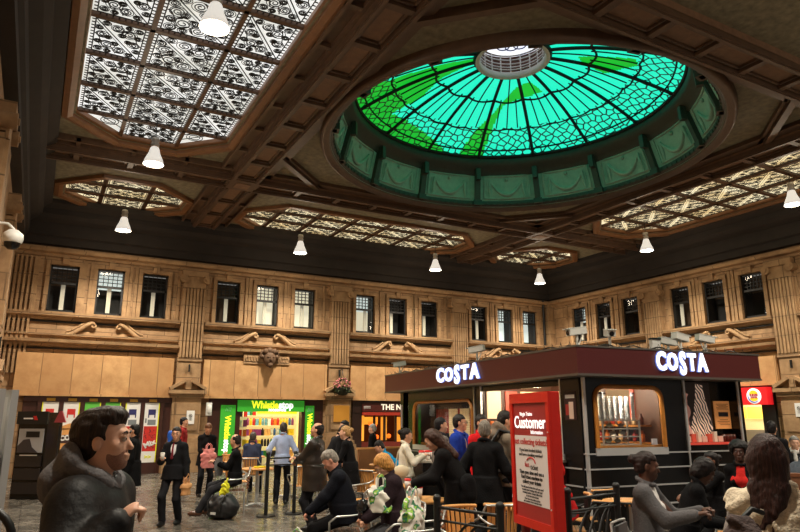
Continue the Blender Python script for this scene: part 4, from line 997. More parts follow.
# poster arcade on the left
pa = empty('poster_arcade', (2.0, YB - .004, 0), 0, 'dark brown panelled shop front with poster cases at the left of the back wall', 'shop')
MB().box(-2.3, -.06, 0, 2.1, 0, 2.42).build('panelling', DARKW, pa)
m = MB()
for i in range(7): x = -1.85 + i * .6; m.box(x - .05, -.12, 0, x + .05, -.05, 2.42)
m.box(-2.3, -.13, 2.26, 2.1, -.05, 2.42); m.box(-2.3, -.1, 0, 2.1, -.05, .34); m.build('mullion', DARKW, pa)
m = MB()
for i in range(6): x = -1.55 + i * .6; m.box(x - .12, -.14, 2.27, x + .12, -.13, 2.36)
m.build('brass_plate', mat('brass plate', rgb(206, 160, 70), .3, metal=.8), pa)
YLW = mat('acid yellow poster edge', rgb(226, 226, 40), .6); FOOD = mat('toasted bread print', rgb(224, 160, 90), .6, nscale=9, namt=.3); FOOD2 = mat('tomato red print', rgb(196, 40, 30), .6, nscale=16, namt=.4); FOOD3 = mat('dark filling print', rgb(60, 30, 24), .6, nscale=14, namt=.4)
PL = ['leftmost poster, white with a red chair sign over a sandwich', 'second poster from the left with a red chair sign and big white letters', 'poster with a green top half hidden by the young man in front', 'second green topped poster behind the head of the young man', 'white poster with a dark blue chair sign partly hidden by a dark figure', 'rightmost poster, red berries under a dark blue chair sign']
for i in range(6):
    x = .45 + i * .6; p = empty('poster', (x, YB - .085, .35), 0, PL[i], 'poster', 'advertising posters in the brown arcade')
    w = .2; p.scale = (1.15, 1, 1.04)
    MB().box(-w, -.02, 0, w, 0, 1.82).build('sheet', PAPER if i not in (2, 3) else mat('poster green sheet', rgb(96, 190, 70), .6), p)
    MB().box((-w if i in (0, 4) else w - .03), -.024, 0, (-w + .03 if i in (0, 4) else w), -.02, 1.82).build('edge', YLW, p)
    chm = mat('chair sign red', rgb(200, 40, 30), .6) if i < 2 else mat('chair sign navy', rgb(44, 44, 100), .6)
    if i not in (2, 3):
        MB().box(-.1, -.026, 1.45, .1, -.02, 1.62).box(-.1, -.026, 1.36, -.07, -.02, 1.45).box(.07, -.026, 1.36, .1, -.02, 1.45).build('chair_symbol', chm, p)
    if i < 2:
        MB().box(-w + .03, -.024, .86, w, -.02, 1.05).prism([(-w + .02, 1.0), (w - .02, 1.05), (w - .02, 1.15), (0, 1.2), (-w + .02, 1.12)], -.024, -.02, Matrix(((1, 0, 0, 0), (0, 0, 1, 0), (0, 1, 0, 0), (0, 0, 0, 1)))).build('bread', FOOD, p)
        MB().box(-w + .02, -.025, .62, w - .02, -.02, .86).build('filling', FOOD3, p); MB().box(-w + .02, -.026, .42, w - .02, -.02, .62).build('lower_bread', FOOD, p); MB().box(-w + .02, -.027, .32, w - .02, -.02, .42).build('relish', FOOD2, p)
        if i == 1: text('big_word', 'COYS', .2, PAPER, p, facing((0, -.028, .78), (1, 0, .12), (-.12, 0, 1)), .002, .012, 'CENTER', .8)
    elif i in (2, 3): MB().box(-w, -.024, .3, w, -.02, 1.0).build('print_block', FOOD, p)
    else:
        MB().box(-w + .01, -.024, .34, w - .03, -.02, 1.1).build('berry_field', FOOD2, p)
        bb = MB()
        for q in range(26): bb.sphere((rnd.uniform(-.17, .14), -.022, rnd.uniform(.42, 1.05)), .018, 8, 6, sc=(1, .25, 1))
        bb.build('berries', BLACKT, p); text('script_word', 'Mix', .22, PAPER, p, facing((0, -.03, .56), (1, 0, .5), (-.5, 0, 1)), .002, .01)
        MB().box(-.1, -.024, 1.14, .12, -.02, 1.3).box(-.17, -.024, 1.2, -.13, -.02, 1.34).build('small_figure', mat('grey print', rgb(120, 126, 130), .6), p)
    text('chevrons', '>>', .16, YLW, p, facing((-.02, -.022, .16), (1, 0, 0), (0, 0, 1)), .002, .008)
# pub front
pf = empty('pub_front', (13.0, YB, 0), 0, 'dark red pub front with pale capital lettering behind the kiosk', 'shop')
X = lambda x: x - 13.0
MB().box(X(10.75), -.1, 1.96, X(15.2), .1, 2.42).box(X(10.75), -.08, 0, X(11.15), .1, 2.0).box(X(14.9), -.08, 0, X(15.2), .1, 2.0).build('frame', mat('dark brown pub timber', rgb(48, 28, 22), .4), pf)
sb = MB().box(X(11.15), -.13, 2.0, X(14.9), -.1, 2.34).build('sign_board', mat('oxblood pub board', rgb(74, 28, 22), .4), pf)
text('sign_text', "THE NOR' LOCH", .30, mat('cream pub lettering', rgb(244, 236, 214), .5, emit=rgb(244, 236, 214), estr=.5), sb, facing((X(13.15), -.135, 2.17), (1, 0, 0), (0, 0, 1)), .005, .008, 'CENTER', 1.05)
MB().box(X(11.2), -.135, 2.13, X(11.5), -.13, 2.15).box(X(11.2), -.135, 2.19, X(11.5), -.13, 2.21).build('sign_rule', PAPER, sb)
MB().box(X(11.15), -.12, 1.86, X(14.9), -.09, 1.98).build('red_band', mat('red pub band', rgb(170, 50, 34), .4), pf)
MB().box(X(11.15), -.04, 0, X(12.9), .1, .85).build('stallriser', mat('red timber stallriser', rgb(120, 40, 28), .45, nscale=8, namt=.3), pf)
AMB = mat('amber lit pub panel', rgb(240, 160, 60), .5, emit=rgb(250, 160, 50), estr=.85); AMB2 = mat('orange lamp glow', rgb(255, 110, 30), .5, emit=rgb(255, 110, 30), estr=1.6)
for a in ((11.2, .02, .9, 11.3, .06, 1.85), (12.3, .5, .9, 12.55, .55, 1.8), (11.6, 1.4, 1.5, 12.6, 1.45, 1.8), (13.2, .9, .6, 14.2, .95, 1.8)): MB().box(X(a[0]), a[1], a[2], X(a[3]), a[4], a[5]).build('amber_panel', AMB, pf)
m = MB()
for x, z in ((11.9, 1.55), (12.1, 1.45), (12.75, 1.05), (12.2, 1.02)): m.sphere((X(x), .7, z), .09, 10, 8)
m.build('wall_lamp', AMB2, pf)
m = MB()
for x in (11.75, 12.2, 12.7, 13.3, 14.1): m.box(X(x) - .04, .0, .85, X(x) + .04, .08, 1.9)
m.build('glazing_bar', mat('dark brown pub timber', rgb(48, 28, 22), .4), pf)
for x in (12, 13.6):
    li = bpy.data.lights.new('pub_light', 'POINT'); li.energy = 14; li.color = (1, .6, .25); li.shadow_soft_size = .2
    lo = bpy.data.objects.new('pub_light', li); COL.objects.link(lo); lo.location = (x, YB + 1.2, 2.2)
# burger counter in the right wall
bf = empty('burger_counter', (XR, 14.3, 0), 0, 'burger counter with a red sign and round emblem in the right wall', 'shop')
MB().box(-.12, -1.45, 0, .1, -1.0, 2.75).box(-.12, 1.25, 0, .1, 1.4, 2.75).box(-.14, -1.45, 2.75, .1, 1.4, 2.84).build('frame', BLACKM, bf)
sgn = MB().box(-.42, -1.42, 2.18, -.1, .9, 2.74).build('sign_box', mat('red lit sign box', rgb(216, 30, 34), .4, emit=rgb(220, 30, 36), estr=.6), bf)
EM = facing((-.425, -.98, 2.46), (0, -1, 0), (0, 0, 1))
def disc(mb, c, r, z0, z1, M_, a0=0, a1=2 * PI, n=28, r2=1.0): mb.prism([(c[0] + r * math.cos(t), c[1] + r * r2 * math.sin(t)) for t in np.linspace(a0, a1, n)][: -1 if abs(a1 - a0 - 2 * PI) < .01 else None], z0, z1, M_)
m = MB(); disc(m, (0, 0), .25, 0, .01, EM); m.build('emblem_disc', mat('white lit emblem', rgb(245, 240, 235), .5, emit=rgb(245, 240, 235), estr=.7), sgn)
m = MB(); disc(m, (-.01, .06), .15, .01, .016, EM, 0, PI, 20, .8); disc(m, (-.01, -.07), .15, .01, .016, EM, PI, 2 * PI, 20, .7); m.build('emblem_bun', mat('yellow emblem bun', rgb(248, 190, 40), .5, emit=rgb(248, 190, 40), estr=.6), sgn)
text('emblem_word', 'BURGER', .085, REDT, sgn, EM @ Matrix.Translation((0, .03, .017)), .002, .006, 'CENTER', .9); text('emblem_word', 'KING', .085, REDT, sgn, EM @ Matrix.Translation((0, -.045, .017)), .002, .006, 'CENTER', 1.1)
m = MB(); m.tube([EM @ Vector((.2 * math.cos(t), .2 * math.sin(t), .016)) for t in np.linspace(2.6, 5.6, 16)], [.004 + .018 * math.sin(PI * i / 15) for i in range(16)], 6); m.build('emblem_crescent', mat('blue emblem crescent', rgb(50, 90, 190), .5, emit=rgb(50, 90, 190), estr=.3), sgn)
MB().box(1.6, -1.4, 0, 1.65, 1.4, 2.7).box(.36, -1.4, 2.6, 1.6, 1.4, 2.65).box(.36, -1.4, 0, 1.6, -1.36, 2.6).box(.36, 1.36, 0, 1.6, 1.4, 2.6).build('lining', SHOPW, bf)
MB().box(-.05, -1.0, 0, .4, 1.25, 1.0).build('counter', mat('grey counter', rgb(140, 136, 130), .4), bf)
m = MB()
for i in range(4): m.box(1.5, -1.2 + i * .62, 1.75, 1.55, -.65 + i * .62, 2.15)
m.build('menu_panel', mat('yellow menu panel', rgb(250, 220, 90), .5, emit=rgb(250, 220, 90), estr=.8), bf)
MB().box(1.2, -1.3, .9, 1.55, .9, 1.35).box(1.3, -.9, 1.35, 1.5, -.5, 1.6).build('kitchen_unit', ALU, bf)
li = bpy.data.lights.new('shop_light', 'POINT'); li.energy = 30; li.color = (1, .95, .85); li.shadow_soft_size = .2; lo = bpy.data.objects.new('shop_light', li); COL.objects.link(lo); lo.location = (XR + .9, 14.2, 2.4)
# notices on the pedestals
def notice(loc, right, label, w=.16, h=.28, name='notice'):
    M_ = facing((0, 0, 0), right, (0, 0, 1)); t = empty(name, loc, 0, label, 'notice')
    s = MB(); s.prism([(-w / 2, -h / 2), (w / 2, -h / 2), (w / 2, h / 2), (-w / 2, h / 2)], 0, .012, M_); s.build('sheet', PAPER, t)
    m = MB(); m.tube([M_ @ Vector((.05 * math.cos(a), .05 + .05 * math.sin(a), .014)) for a in np.linspace(0, 6.28, 17)[:-1]], .007, 5, closed=True); m.tube([M_ @ Vector((-.035, .085, .014)), M_ @ Vector((.035, .015, .014))], .007, 5)
    m.tube([M_ @ Vector((-.02, .05, .014)), M_ @ Vector((.025, .05, .014))], .008, 5)
    for i in range(3): m.tube([M_ @ Vector((-.05, -.03 - i * .03, .014)), M_ @ Vector((.05, -.03 - i * .03, .014))], .004, 4)
    m.build('symbol', BLACKT, t); return t
notice((4.66, YB - .275, 1.78), (1, 0, 0), 'no smoking notice on the stone pedestal left of the green shop', .26, .44)
notice((XR - .275, 12.0, 2.0), (0, -1, 0), 'no smoking notice on the stone pedestal beside the burger counter', .24, .42)
t = MB().box(-.32, -.03, -.3, .32, 0, .3).build('brass_plaque', mat('polished brass plaque', rgb(224, 160, 70), .3, metal=.5, emit=rgb(224, 150, 50), estr=.12), loc=(10.2, YB - .275, 1.92)); tag(t, 'square brass plaque on the pedestal under the flower basket', 'plaque')
# flower basket on the second pilaster
t = empty('hanging_basket', (10.15, YB - .45, 2.78), 0, 'hanging basket of pink flowers on the pilaster above the brass plaque', 'basket')
MB().tube([(0, .28, .75), (0, .05, .8), (0, 0, .6)], .015, 6).tube([(0, 0, .6), (-.22, 0, .1)], .006, 4).tube([(0, 0, .6), (.22, 0, .1)], .006, 4).build('chain', BLACKM, t)
MB().lathe([(0, -.2), (.15, -.17), (.27, -.02), (.3, .1)], n=18).build('bowl', mat('dark moss liner', rgb(44, 46, 34), .9, nscale=20, namt=.4, bump=.6), t)
lf = MB(); fl = MB()
for i in range(170):
    a = rnd.uniform(0, 2 * PI); b = rnd.uniform(-.7, 1.4); R_ = .36 * (.75 + .3 * rnd.random()); p = Vector((R_ * math.cos(a) * math.cos(b), R_ * math.sin(a) * math.cos(b), .1 + R_ * math.sin(b) * .95)); s = .05
    q = Matrix.Translation(p) @ Matrix.Rotation(a, 4, 'Z') @ Matrix.Rotation(rnd.uniform(-1, 1), 4, 'X') @ Matrix.Rotation(rnd.uniform(-1, 1), 4, 'Y')
    if b > -.2 and rnd.random() < .4: fl.sphere((0, 0, 0), .035, 7, 5, sc=(1, 1, .7), M=q)
    else: lf.add([q @ Vector(v) for v in ((-s, 0, 0), (0, -s * .5, .01), (s, 0, 0), (0, s * .5, .01))], [(0, 1, 2, 3)])
lf.build('foliage', mat('basket leaf', rgb(56, 74, 36), .6), t); fl.build('flowers', mat('pink blossom', rgb(214, 120, 130), .6), t)
t = MB().box(-.1, -.08, -.22, .1, 0, .22).lathe([(0, .16), (.07, .14), (.09, 0), (.07, -.14), (0, -.16)], (0, -.06), 14).build('intercom_box', [WHITEP], loc=(5.28, YB - .14, 2.05), bevel=.02); tag(t, 'white oval intercom box on the brown frame left of the green banner', 'intercom')
# ------------------------------------------------------------------ smooth bodies: distance fields turned into meshes
def nv(a): a = np.asarray(a, float); return a / (np.linalg.norm(a) + 1e-12)
class Field:
    def __init__(s): s.p = []
    def cone(s, a, b, ra, rb, k=.02, op=1): s.p.append(('c', np.array(a, float), np.array(b, float), ra, rb, k, op)); return s
    def ell(s, c, r, R=None, k=.02, op=1): s.p.append(('e', np.array(c, float), np.array(r, float), np.eye(3) if R is None else R, 0, k, op)); return s
    def fru(s, a, b, ra, rb, xa=(1, 0, 0), k=.02, op=1):
        a = np.array(a, float); b = np.array(b, float); z = nv(b - a); x = np.array(xa, float); x = nv(x - z * (x @ z)); y = np.cross(z, x)
        s.p.append(('f', a, b, np.array(ra, float), np.array(rb, float), k, op, np.stack([x, y, z], 1))); return s
    def box(s, c, hh, R=None, rd=.01, k=.01, op=1): s.p.append(('b', np.array(c, float), np.array(hh, float), np.eye(3) if R is None else R, rd, k, op)); return s
    def ev(s, P):
        d = np.full(len(P), 9.0, np.float32)
        for q in s.p:
            if q[0] == 'c':
                ab = q[2] - q[1]; v = P - q[1]; t = np.clip(v @ ab / (ab @ ab + 1e-12), 0, 1); e = np.sqrt(((v - t[:, None] * ab) ** 2).sum(1)) - (q[3] + (q[4] - q[3]) * t)
            elif q[0] == 'e':
                v = (P - q[1]) @ q[3]; a = v / q[2]; k0 = np.sqrt((a * a).sum(1)) + 1e-9; b = a / q[2]; k1 = np.sqrt((b * b).sum(1)) + 1e-9; e = k0 * (k0 - 1) / k1
            elif q[0] == 'b':
                v = np.abs((P - q[1]) @ q[3]) - (q[2] - q[4]); e = np.sqrt((np.maximum(v, 0) ** 2).sum(1)) + np.minimum(v.max(1), 0) - q[4]
            else:
                v = (P - q[1]) @ q[7]; L = np.linalg.norm(q[2] - q[1]); t = np.clip(v[:, 2] / L, 0, 1)[:, None]; r = q[3] + (q[4] - q[3]) * t
                lat = (np.sqrt(((v[:, :2] / r) ** 2).sum(1)) - 1) * r.min(1); ax = np.maximum(-v[:, 2], v[:, 2] - L); e = np.maximum(lat, ax)
            k = q[5]
            if q[6] == 1:
                if k > 0:
                    hh = np.clip(.5 + .5 * (d - e) / k, 0, 1); d = d + (e - d) * hh - k * hh * (1 - hh)
                else: d = np.minimum(d, e)
            elif q[6] == -1:
                e = -e; hh = np.clip(.5 - .5 * (d - e) / max(k, 1e-4), 0, 1); d = d + (e - d) * hh + k * hh * (1 - hh)
            else: d = np.maximum(d, e)
        return d
    def bounds(s):
        lo = np.full(3, 9e9); hi = -lo
        for q in s.p:
            if q[6] != 1: continue
            if q[0] == 'c': pts = [(q[1], q[3]), (q[2], q[4])]
            elif q[0] == 'e': pts = [(q[1], q[2].max())]
            elif q[0] == 'b': pts = [(q[1], np.linalg.norm(q[2]))]
            else: pts = [(q[1], q[3].max()), (q[2], q[4].max())]
            for c, r in pts: lo = np.minimum(lo, c - r); hi = np.maximum(hi, c + r)
        return lo, hi
    def mesh(s, name, m, res, parent=None, wob=0.0, wf=14.0):
        lo, hi = s.bounds(); lo -= res * 3; B = 6; n = (np.ceil((hi - lo + res * 3) / res / B).astype(int)) * B
        nb = n // B; g = np.stack(np.meshgrid(*[np.arange(k) for k in nb], indexing='ij'), -1).reshape(-1, 3)
        cen = lo + (g * B + (B - 1) / 2) * res; d = s.ev(cen); D = np.repeat(np.repeat(np.repeat(np.sign(d).reshape(nb), B, 0), B, 1), B, 2).astype(np.float32)
        act = g[np.abs(d) < B * res * 1.25 + .012]
        off = np.stack(np.meshgrid(*[np.arange(B)] * 3, indexing='ij'), -1).reshape(-1, 3)
        ids = (act[:, None, :] * B + off[None]).reshape(-1, 3); P = lo + ids * res; v = s.ev(P)
        if wob: v = v + wob * (np.sin(P[:, 0] * wf + 2.1 * np.sin(P[:, 2] * wf * .7)) * np.sin(P[:, 1] * wf * 1.1 + 1.3 * np.sin(P[:, 2] * wf * .6 + 1)) + .5 * np.sin(P[:, 2] * wf * 2.1 + 3 * np.sin(P[:, 0] * wf * .8)))
        D[ids[:, 0], ids[:, 1], ids[:, 2]] = v
        ins = D < 0; nx, ny, nz = n
        cs = [(i, j, k) for i in (0, 1) for j in (0, 1) for k in (0, 1)]
        sl = lambda A, i, j, k: A[i:nx - 1 + i, j:ny - 1 + j, k:nz - 1 + k]
        cnt = sum(sl(ins, *c).astype(np.int8) for c in cs); ac = (cnt > 0) & (cnt < 8); ci = np.argwhere(ac)
        if len(ci) == 0: return None
        cv = np.stack([sl(D, *c)[ac] for c in cs], 1); acc = np.zeros((len(ci), 3)); num = np.zeros(len(ci))
        for a in range(8):
            for b in range(a + 1, 8):
                df = np.abs(np.array(cs[a]) - np.array(cs[b]))
                if df.sum() != 1: continue
                va, vb = cv[:, a], cv[:, b]; w = (va < 0) != (vb < 0); t = np.where(w, va / np.where(w, va - vb, 1), 0)
                pa = np.array(cs[a], float); acc += np.where(w[:, None], pa + t[:, None] * (np.array(cs[b], float) - pa), 0); num += w
        vs = lo + (ci + acc / num[:, None]) * res; idx = np.full((nx - 1, ny - 1, nz - 1), -1, np.int64); idx[ac] = np.arange(len(ci))
        quads = []
        for ax in range(3):
            o1, o2 = [(1, 2), (2, 0), (0, 1)][ax]
            s0 = [slice(1, None)] * 3; s1 = [slice(1, None)] * 3; s0[ax] = slice(0, -1); s1[ax] = slice(1, None)
            sh = [n[0] - 1, n[1] - 1, n[2] - 1]
            A = ins[tuple(s0)]; Bn = ins[tuple(s1)]; e = np.argwhere(A != Bn); 
            if len(e) == 0: continue
            fl = A[e[:, 0], e[:, 1], e[:, 2]]; base = e.copy()
            for q in range(3):
                if q != ax: base[:, q] += 1
            ok = np.ones(len(e), bool)
            for q in range(3): ok &= base[:, q] < sh[q]
            base = base[ok]; fl = fl[ok]
            def cell(da, db):
                c = base.copy(); c[:, o1] -= da; c[:, o2] -= db; return idx[c[:, 0], c[:, 1], c[:, 2]]
            Q = np.stack([cell(1, 1), cell(0, 1), cell(0, 0), cell(1, 0)], 1); Q[~fl] = Q[~fl][:, ::-1]; quads.append(Q[(Q >= 0).all(1)])
        F = np.concatenate(quads); me = bpy.data.meshes.new(name)
        me.vertices.add(len(vs)); me.vertices.foreach_set('co', vs.astype(np.float32).ravel()); me.loops.add(F.size); me.loops.foreach_set('vertex_index', F.astype(np.int32).ravel())
        me.polygons.add(len(F)); me.polygons.foreach_set('loop_start', np.arange(0, F.size, 4, dtype=np.int32)); me.polygons.foreach_set('loop_total', np.full(len(F), 4, np.int32))
        me.polygons.foreach_set('use_smooth', np.ones(len(F), bool)); me.update(); me.validate(); me.materials.append(m)
        o = bpy.data.objects.new(name, me); COL.objects.link(o)
        if parent is not None: o.parent = parent
        return o

def cloth(r, g, b, rough=.85, bump=.35, scale=60): return mat('cloth %d %d %d' % (r, g, b), rgb(r, g, b), rough, nscale=scale, namt=.22, bump=bump, spec=.15)
def skin(r=214, g=160, b=130): return mat('skin %d' % r, rgb(r, g, b), .5, nscale=30, namt=.08)
def hairm(r, g, b):
    nm = 'hair %d %d %d' % (r, g, b)
    if nm in MATS: return MATS[nm]
    m = bpy.data.materials.new(nm); m.use_nodes = True; nt, N, L = nodes(m); b_ = N['Principled BSDF']; tc = N.new('ShaderNodeTexCoord'); mp = N.new('ShaderNodeMapping'); mp.inputs['Scale'].default_value = (110, 110, 9)
    nz = N.new('ShaderNodeTexNoise'); nz.inputs['Scale'].default_value = 1; nz.inputs['Detail'].default_value = 4; L.new(tc.outputs['Object'], mp.inputs[0]); L.new(mp.outputs[0], nz.inputs['Vector'])
    c = rgb(r, g, b); cr = N.new('ShaderNodeValToRGB'); cr.color_ramp.elements[0].position = .3; cr.color_ramp.elements[1].position = .72; cr.color_ramp.elements[0].color = tuple(v * .35 for v in c[:3]) + (1,); cr.color_ramp.elements[1].color = tuple(min(1, v * 1.5) for v in c[:3]) + (1,)
    L.new(nz.outputs['Fac'], cr.inputs[0]); L.new(cr.outputs[0], b_.inputs['Base Color']); b_.inputs['Roughness'].default_value = .5; b_.inputs['Specular IOR Level'].default_value = .3
    bp = N.new('ShaderNodeBump'); bp.inputs['Strength'].default_value = .7; bp.inputs['Distance'].default_value = .01; L.new(nz.outputs['Fac'], bp.inputs['Height']); L.new(bp.outputs[0], b_.inputs['Normal']); MATS[nm] = m
    return m
EYEW = mat('eye white', rgb(170, 158, 150), .3); EYED = mat('dark iris', rgb(30, 22, 18), .2)
SK1, SK2, SK3 = skin(226, 174, 146), skin(214, 158, 126), skin(96, 62, 48)

def ik(a, c, l1, l2, pole):
    a = np.array(a, float); c = np.array(c, float); d = c - a; L = np.linalg.norm(d); u = d / (L + 1e-9)
    if L > (l1 + l2) * .995: c = a + u * (l1 + l2) * .995; L = (l1 + l2) * .995
    x = (l1 * l1 - l2 * l2 + L * L) / (2 * L); h = math.sqrt(max(0, l1 * l1 - x * x)); p = np.array(pole, float); p = nv(p - u * (p @ u)); return a + u * x + p * h, c

def rotx(a): c, s = math.cos(a), math.sin(a); return np.array([[1, 0, 0], [0, c, -s], [0, s, c]])
def rotz(a): c, s = math.cos(a), math.sin(a); return np.array([[c, -s, 0], [s, c, 0], [0, 0, 1]])
def roty(a): c, s = math.cos(a), math.sin(a); return np.array([[c, 0, s], [0, 1, 0], [-s, 0, c]])
D2 = math.radians

def person(loc, heading, label, h=1.72, sit=False, seat=.46, lean=0, side=0, hunch=0, hyaw=0, hpitch=0, rh=None, lh=None, rf=None, lf=None, female=False,
           sk=SK1, hair=('short', (40, 30, 26)), top=(40, 40, 44), hem=None, opened=False, shirt=None, bottom=(30, 30, 34), shoe=(24, 22, 22), bulk=0., belly=0., hood=None,
           res=.011, eyes=False, curl=.6, group=None, beard=None, glasses=False, collar=True, sleeve=True, vest=None, tie=None, rough=.85, rpole=None, lpole=None, scarf=None, topm=None, botm=None, py=0.):
    s = h / 1.75; root = empty('person', loc, heading, label, 'person', group)
    hz = seat + .165 if sit else .93 * s - .02
    P0 = np.array([0, py, hz]); Rl = rotx(-D2(lean)) @ roty(D2(side)); R2 = rotx(-D2(lean + hunch)) @ roty(D2(side))
    t1 = Rl @ [0, 0, 1.]; t2 = R2 @ [0, 0, 1.]; P1 = P0 + t1 * .25 * s; P2 = P1 + t2 * .30 * s
    fsh = .132 if female else .152; shl = {}; rv = R2 @ [1., 0, 0]
    for sg in (1, -1): shl[sg] = P2 - t2 * .085 * s + rv * sg * fsh * s
    HR = rotx(-D2(lean + hunch)) @ rotz(D2(hyaw)) @ rotx(-D2(hpitch - (lean + hunch) * .6))
    nd = nv(.6 * t2 + .4 * (HR @ [0, 0, 1.])); hc = P2 + nd * .148 * s + (R2 @ [0, .018, 0]); hs = .5 + .5 * s
    H = lambda x, y, z: hc + HR @ (np.array([x, y, z]) * hs)
    # limbs
    ua, fa = .285 * s, .25 * s; arms = {}
    dr = rh if rh is not None else ((.16 * s, .2, hz + .06) if sit else (.235 * s, .05, hz - .1 * s)); dl = lh if lh is not None else ((-.16 * s, .2, hz + .06) if sit else (-.235 * s, .05, hz - .1 * s))
    for sg, tg, pl in ((1, dr, rpole), (-1, dl, lpole)):
        e, w = ik(shl[sg], tg, ua, fa, pl if pl is not None else ((sg * .2, -1, -.5) if sit else (sg * .5, -1, -.35))); arms[sg] = (shl[sg], e, w)
    legs = {}; ft = {1: rf, -1: lf}
    for sg in (1, -1):
        hip = P0 + np.array([sg * .088 * s, 0, -.03]); f = ft[sg]
        if f is None: f = (sg * .11, .44 * s, .085) if sit else (sg * .1, -.01 * s, .085)
        k, a = ik(hip, f, .43 * s, .42 * s, (sg * .12, 1, .25)); legs[sg] = (hip, k, a)
    def torso(F, t, chestk=1.):
        F.ell(P0 + [0, 0, .01], (.152 * s + t, .105 * s + t, .12 * s + t), Rl, .05); F.ell(P0 + t1 * .17 * s + (Rl @ [0, belly * .4, 0]), (.13 * s + t + belly * .5, .1 * s + t + belly * .6, .16 * s + t), Rl, .06)
        F.ell(P1 + t2 * .1 * s, ((.13 if female else .146) * s + t, .1 * s + t, .175 * s + t), R2, .045)
        if female: 
            for sg in (1, -1): F.ell(P1 + t2 * .08 * s + R2 @ [sg * .065 * s, .085 * s, 0], (.06 + t * .6, .05 + t * .6, .06), R2, .03)
        F.cone(shl[1], shl[-1], .05 * s + t * .8, .05 * s + t * .8, .035)
        for sg in (1, -1): F.cone(P2 - t2 * .01, shl[sg], .043 * s + t * .5, .045 * s + t * .6, .035)
    B = Field(); torso(B, 0)
    B.cone(P2 - t2 * .03, H(0, -.018, -.06), .054 * s, .052 * s, .03)
    B.ell(H(0, -.012, .03), np.array([.074, .093, .088]) * hs, HR, .02); B.ell(H(0, .02, -.036), np.array([.06, .07, .083]) * hs, HR, .03); B.ell(H(0, .064, -.098), np.array([.026, .02, .02]) * hs, HR, .03)
    for sg in (1, -1): B.ell(H(sg * .04, .055, -.03), np.array([.022, .022, .025]) * hs, HR, .02); B.ell(H(sg * .076, -.008, -.012), np.array([.011, .018, .029]) * hs, HR, .008)
    for sg in (1, -1): B.ell(H(sg * .088, .002, -.010), np.array([.008, .009, .015]) * hs, HR, .006, -1)
    B.cone(H(-.028, .08, .022), H(.028, .08, .022), .012 * hs, .012 * hs, .02); 
    for sg in (1, -1): B.ell(H(sg * .031, .098, .001), np.array([.017, .014, .012]) * hs, HR, .012, -1)
    for sg in (1, -1): B.ell(H(sg * .031, .082, .0085), np.array([.0175, .0145, .0075]) * hs, HR, .003)
    B.cone(H(0, .083, .004), H(0, .104, -.036), .008 * hs, .0115 * hs, .012); B.ell(H(0, .087, -.066), np.array([.025, .012, .008]) * hs, HR, .006); B.ell(H(0, .084, -.079), np.array([.021, .012, .008]) * hs, HR, .006)
    for sg in (1, -1):
        S_, E_, W_ = arms[sg]; B.cone(S_, E_, .05 * s, .04 * s, .03); B.cone(E_, W_, .041 * s, .027 * s, .02)
        hd = nv(W_ - E_); 
        up = np.array([0, 0, 1.]) if abs(hd[2]) < .8 else np.array([0, 1., 0]); pn = nv(np.cross(hd, np.cross(up, hd))) * -1
        if abs(hd[2]) >= .8: pn = np.array([-sg * 1., 0, 0]); pn = nv(pn - hd * (pn @ hd))
        ac = np.cross(hd, pn) ; 
        if (ac @ [0, 0, 1.] if abs(hd[2]) < .5 and False else ac @ np.array([-sg * 1., .6, .3])) < 0: ac = -ac
        Rm = np.stack([ac, hd, pn], 1); B.ell(W_ + hd * .045 * s, np.array([.039, .052, .017]) * s, Rm, .02)
        fr = max(.0085 * s, res * .95)
        for i, L in enumerate((.07, .078, .073, .058)):
            b0 = W_ + hd * .082 * s + ac * (.029 - .0195 * i) * s; c1 = curl * (1 + .06 * i); d1 = hd * math.cos(c1) + pn * math.sin(c1); d2 = hd * math.cos(c1 * 2.1) + pn * math.sin(c1 * 2.1)
            m1 = b0 + d1 * L * .52 * s; B.cone(b0 - hd * .02, m1, fr, fr, .006); B.cone(m1, m1 + d2 * L * .5 * s, fr, fr * .85, .005)
        tb = W_ + hd * .03 * s + ac * .03 * s; t1_ = tb + (hd * .65 + ac * .6 + pn * .35) * .045 * s; B.cone(tb, t1_, fr * 1.25, fr * 1.1, .012); B.cone(t1_, t1_ + nv(hd * .9 + pn * .5) * .035 * s, fr * 1.1, fr * .9, .006)
        hp, k_, a_ = legs[sg]; B.cone(hp, k_, .078 * s, .054 * s, .04); B.cone(k_, a_, .053 * s, .036 * s, .03); B.cone(k_ + (a_ - k_) * .12 + [0, -.02, 0], k_ + (a_ - k_) * .5 + [0, -.015, 0], .05 * s, .045 * s, .03)
        B.ell(a_ + [0, .05, -.045], (.036, .1, .03), None, .02)
    body = B.mesh('body', sk, res, root)
    # trousers
    tm_ = botm or cloth(*bottom); T = Field()
    T.ell(P0 + [0, 0, -.005], (.152 * s + .018, .105 * s + .018, .12 * s), None, .04); T.fru(P0, P0 + t1 * .1, (.152 * s + .012, .108 * s + .012 + belly * .3), (.14 * s + .014 + belly * .4, .105 * s + .014 + belly * .5), (1, 0, 0), .03)
    for sg in (1, -1):
        hp, k_, a_ = legs[sg]; T.cone(hp, k_, .09 * s, .068 * s, .05); T.cone(k_, a_ + (k_ - a_) * .06, .066 * s, .057 * s, .03); T.cone(k_ + (a_ - k_) * .1 + [0, -.02, 0], k_ + (a_ - k_) * .55 + [0, -.016, 0], .066 * s, .06 * s, .03); T.cone(k_ + (a_ - k_) * .5, a_ + [0, 0, -.015], .058 * s, .056 * s, .03)
    T.mesh('trousers', tm_, res, root, .004)
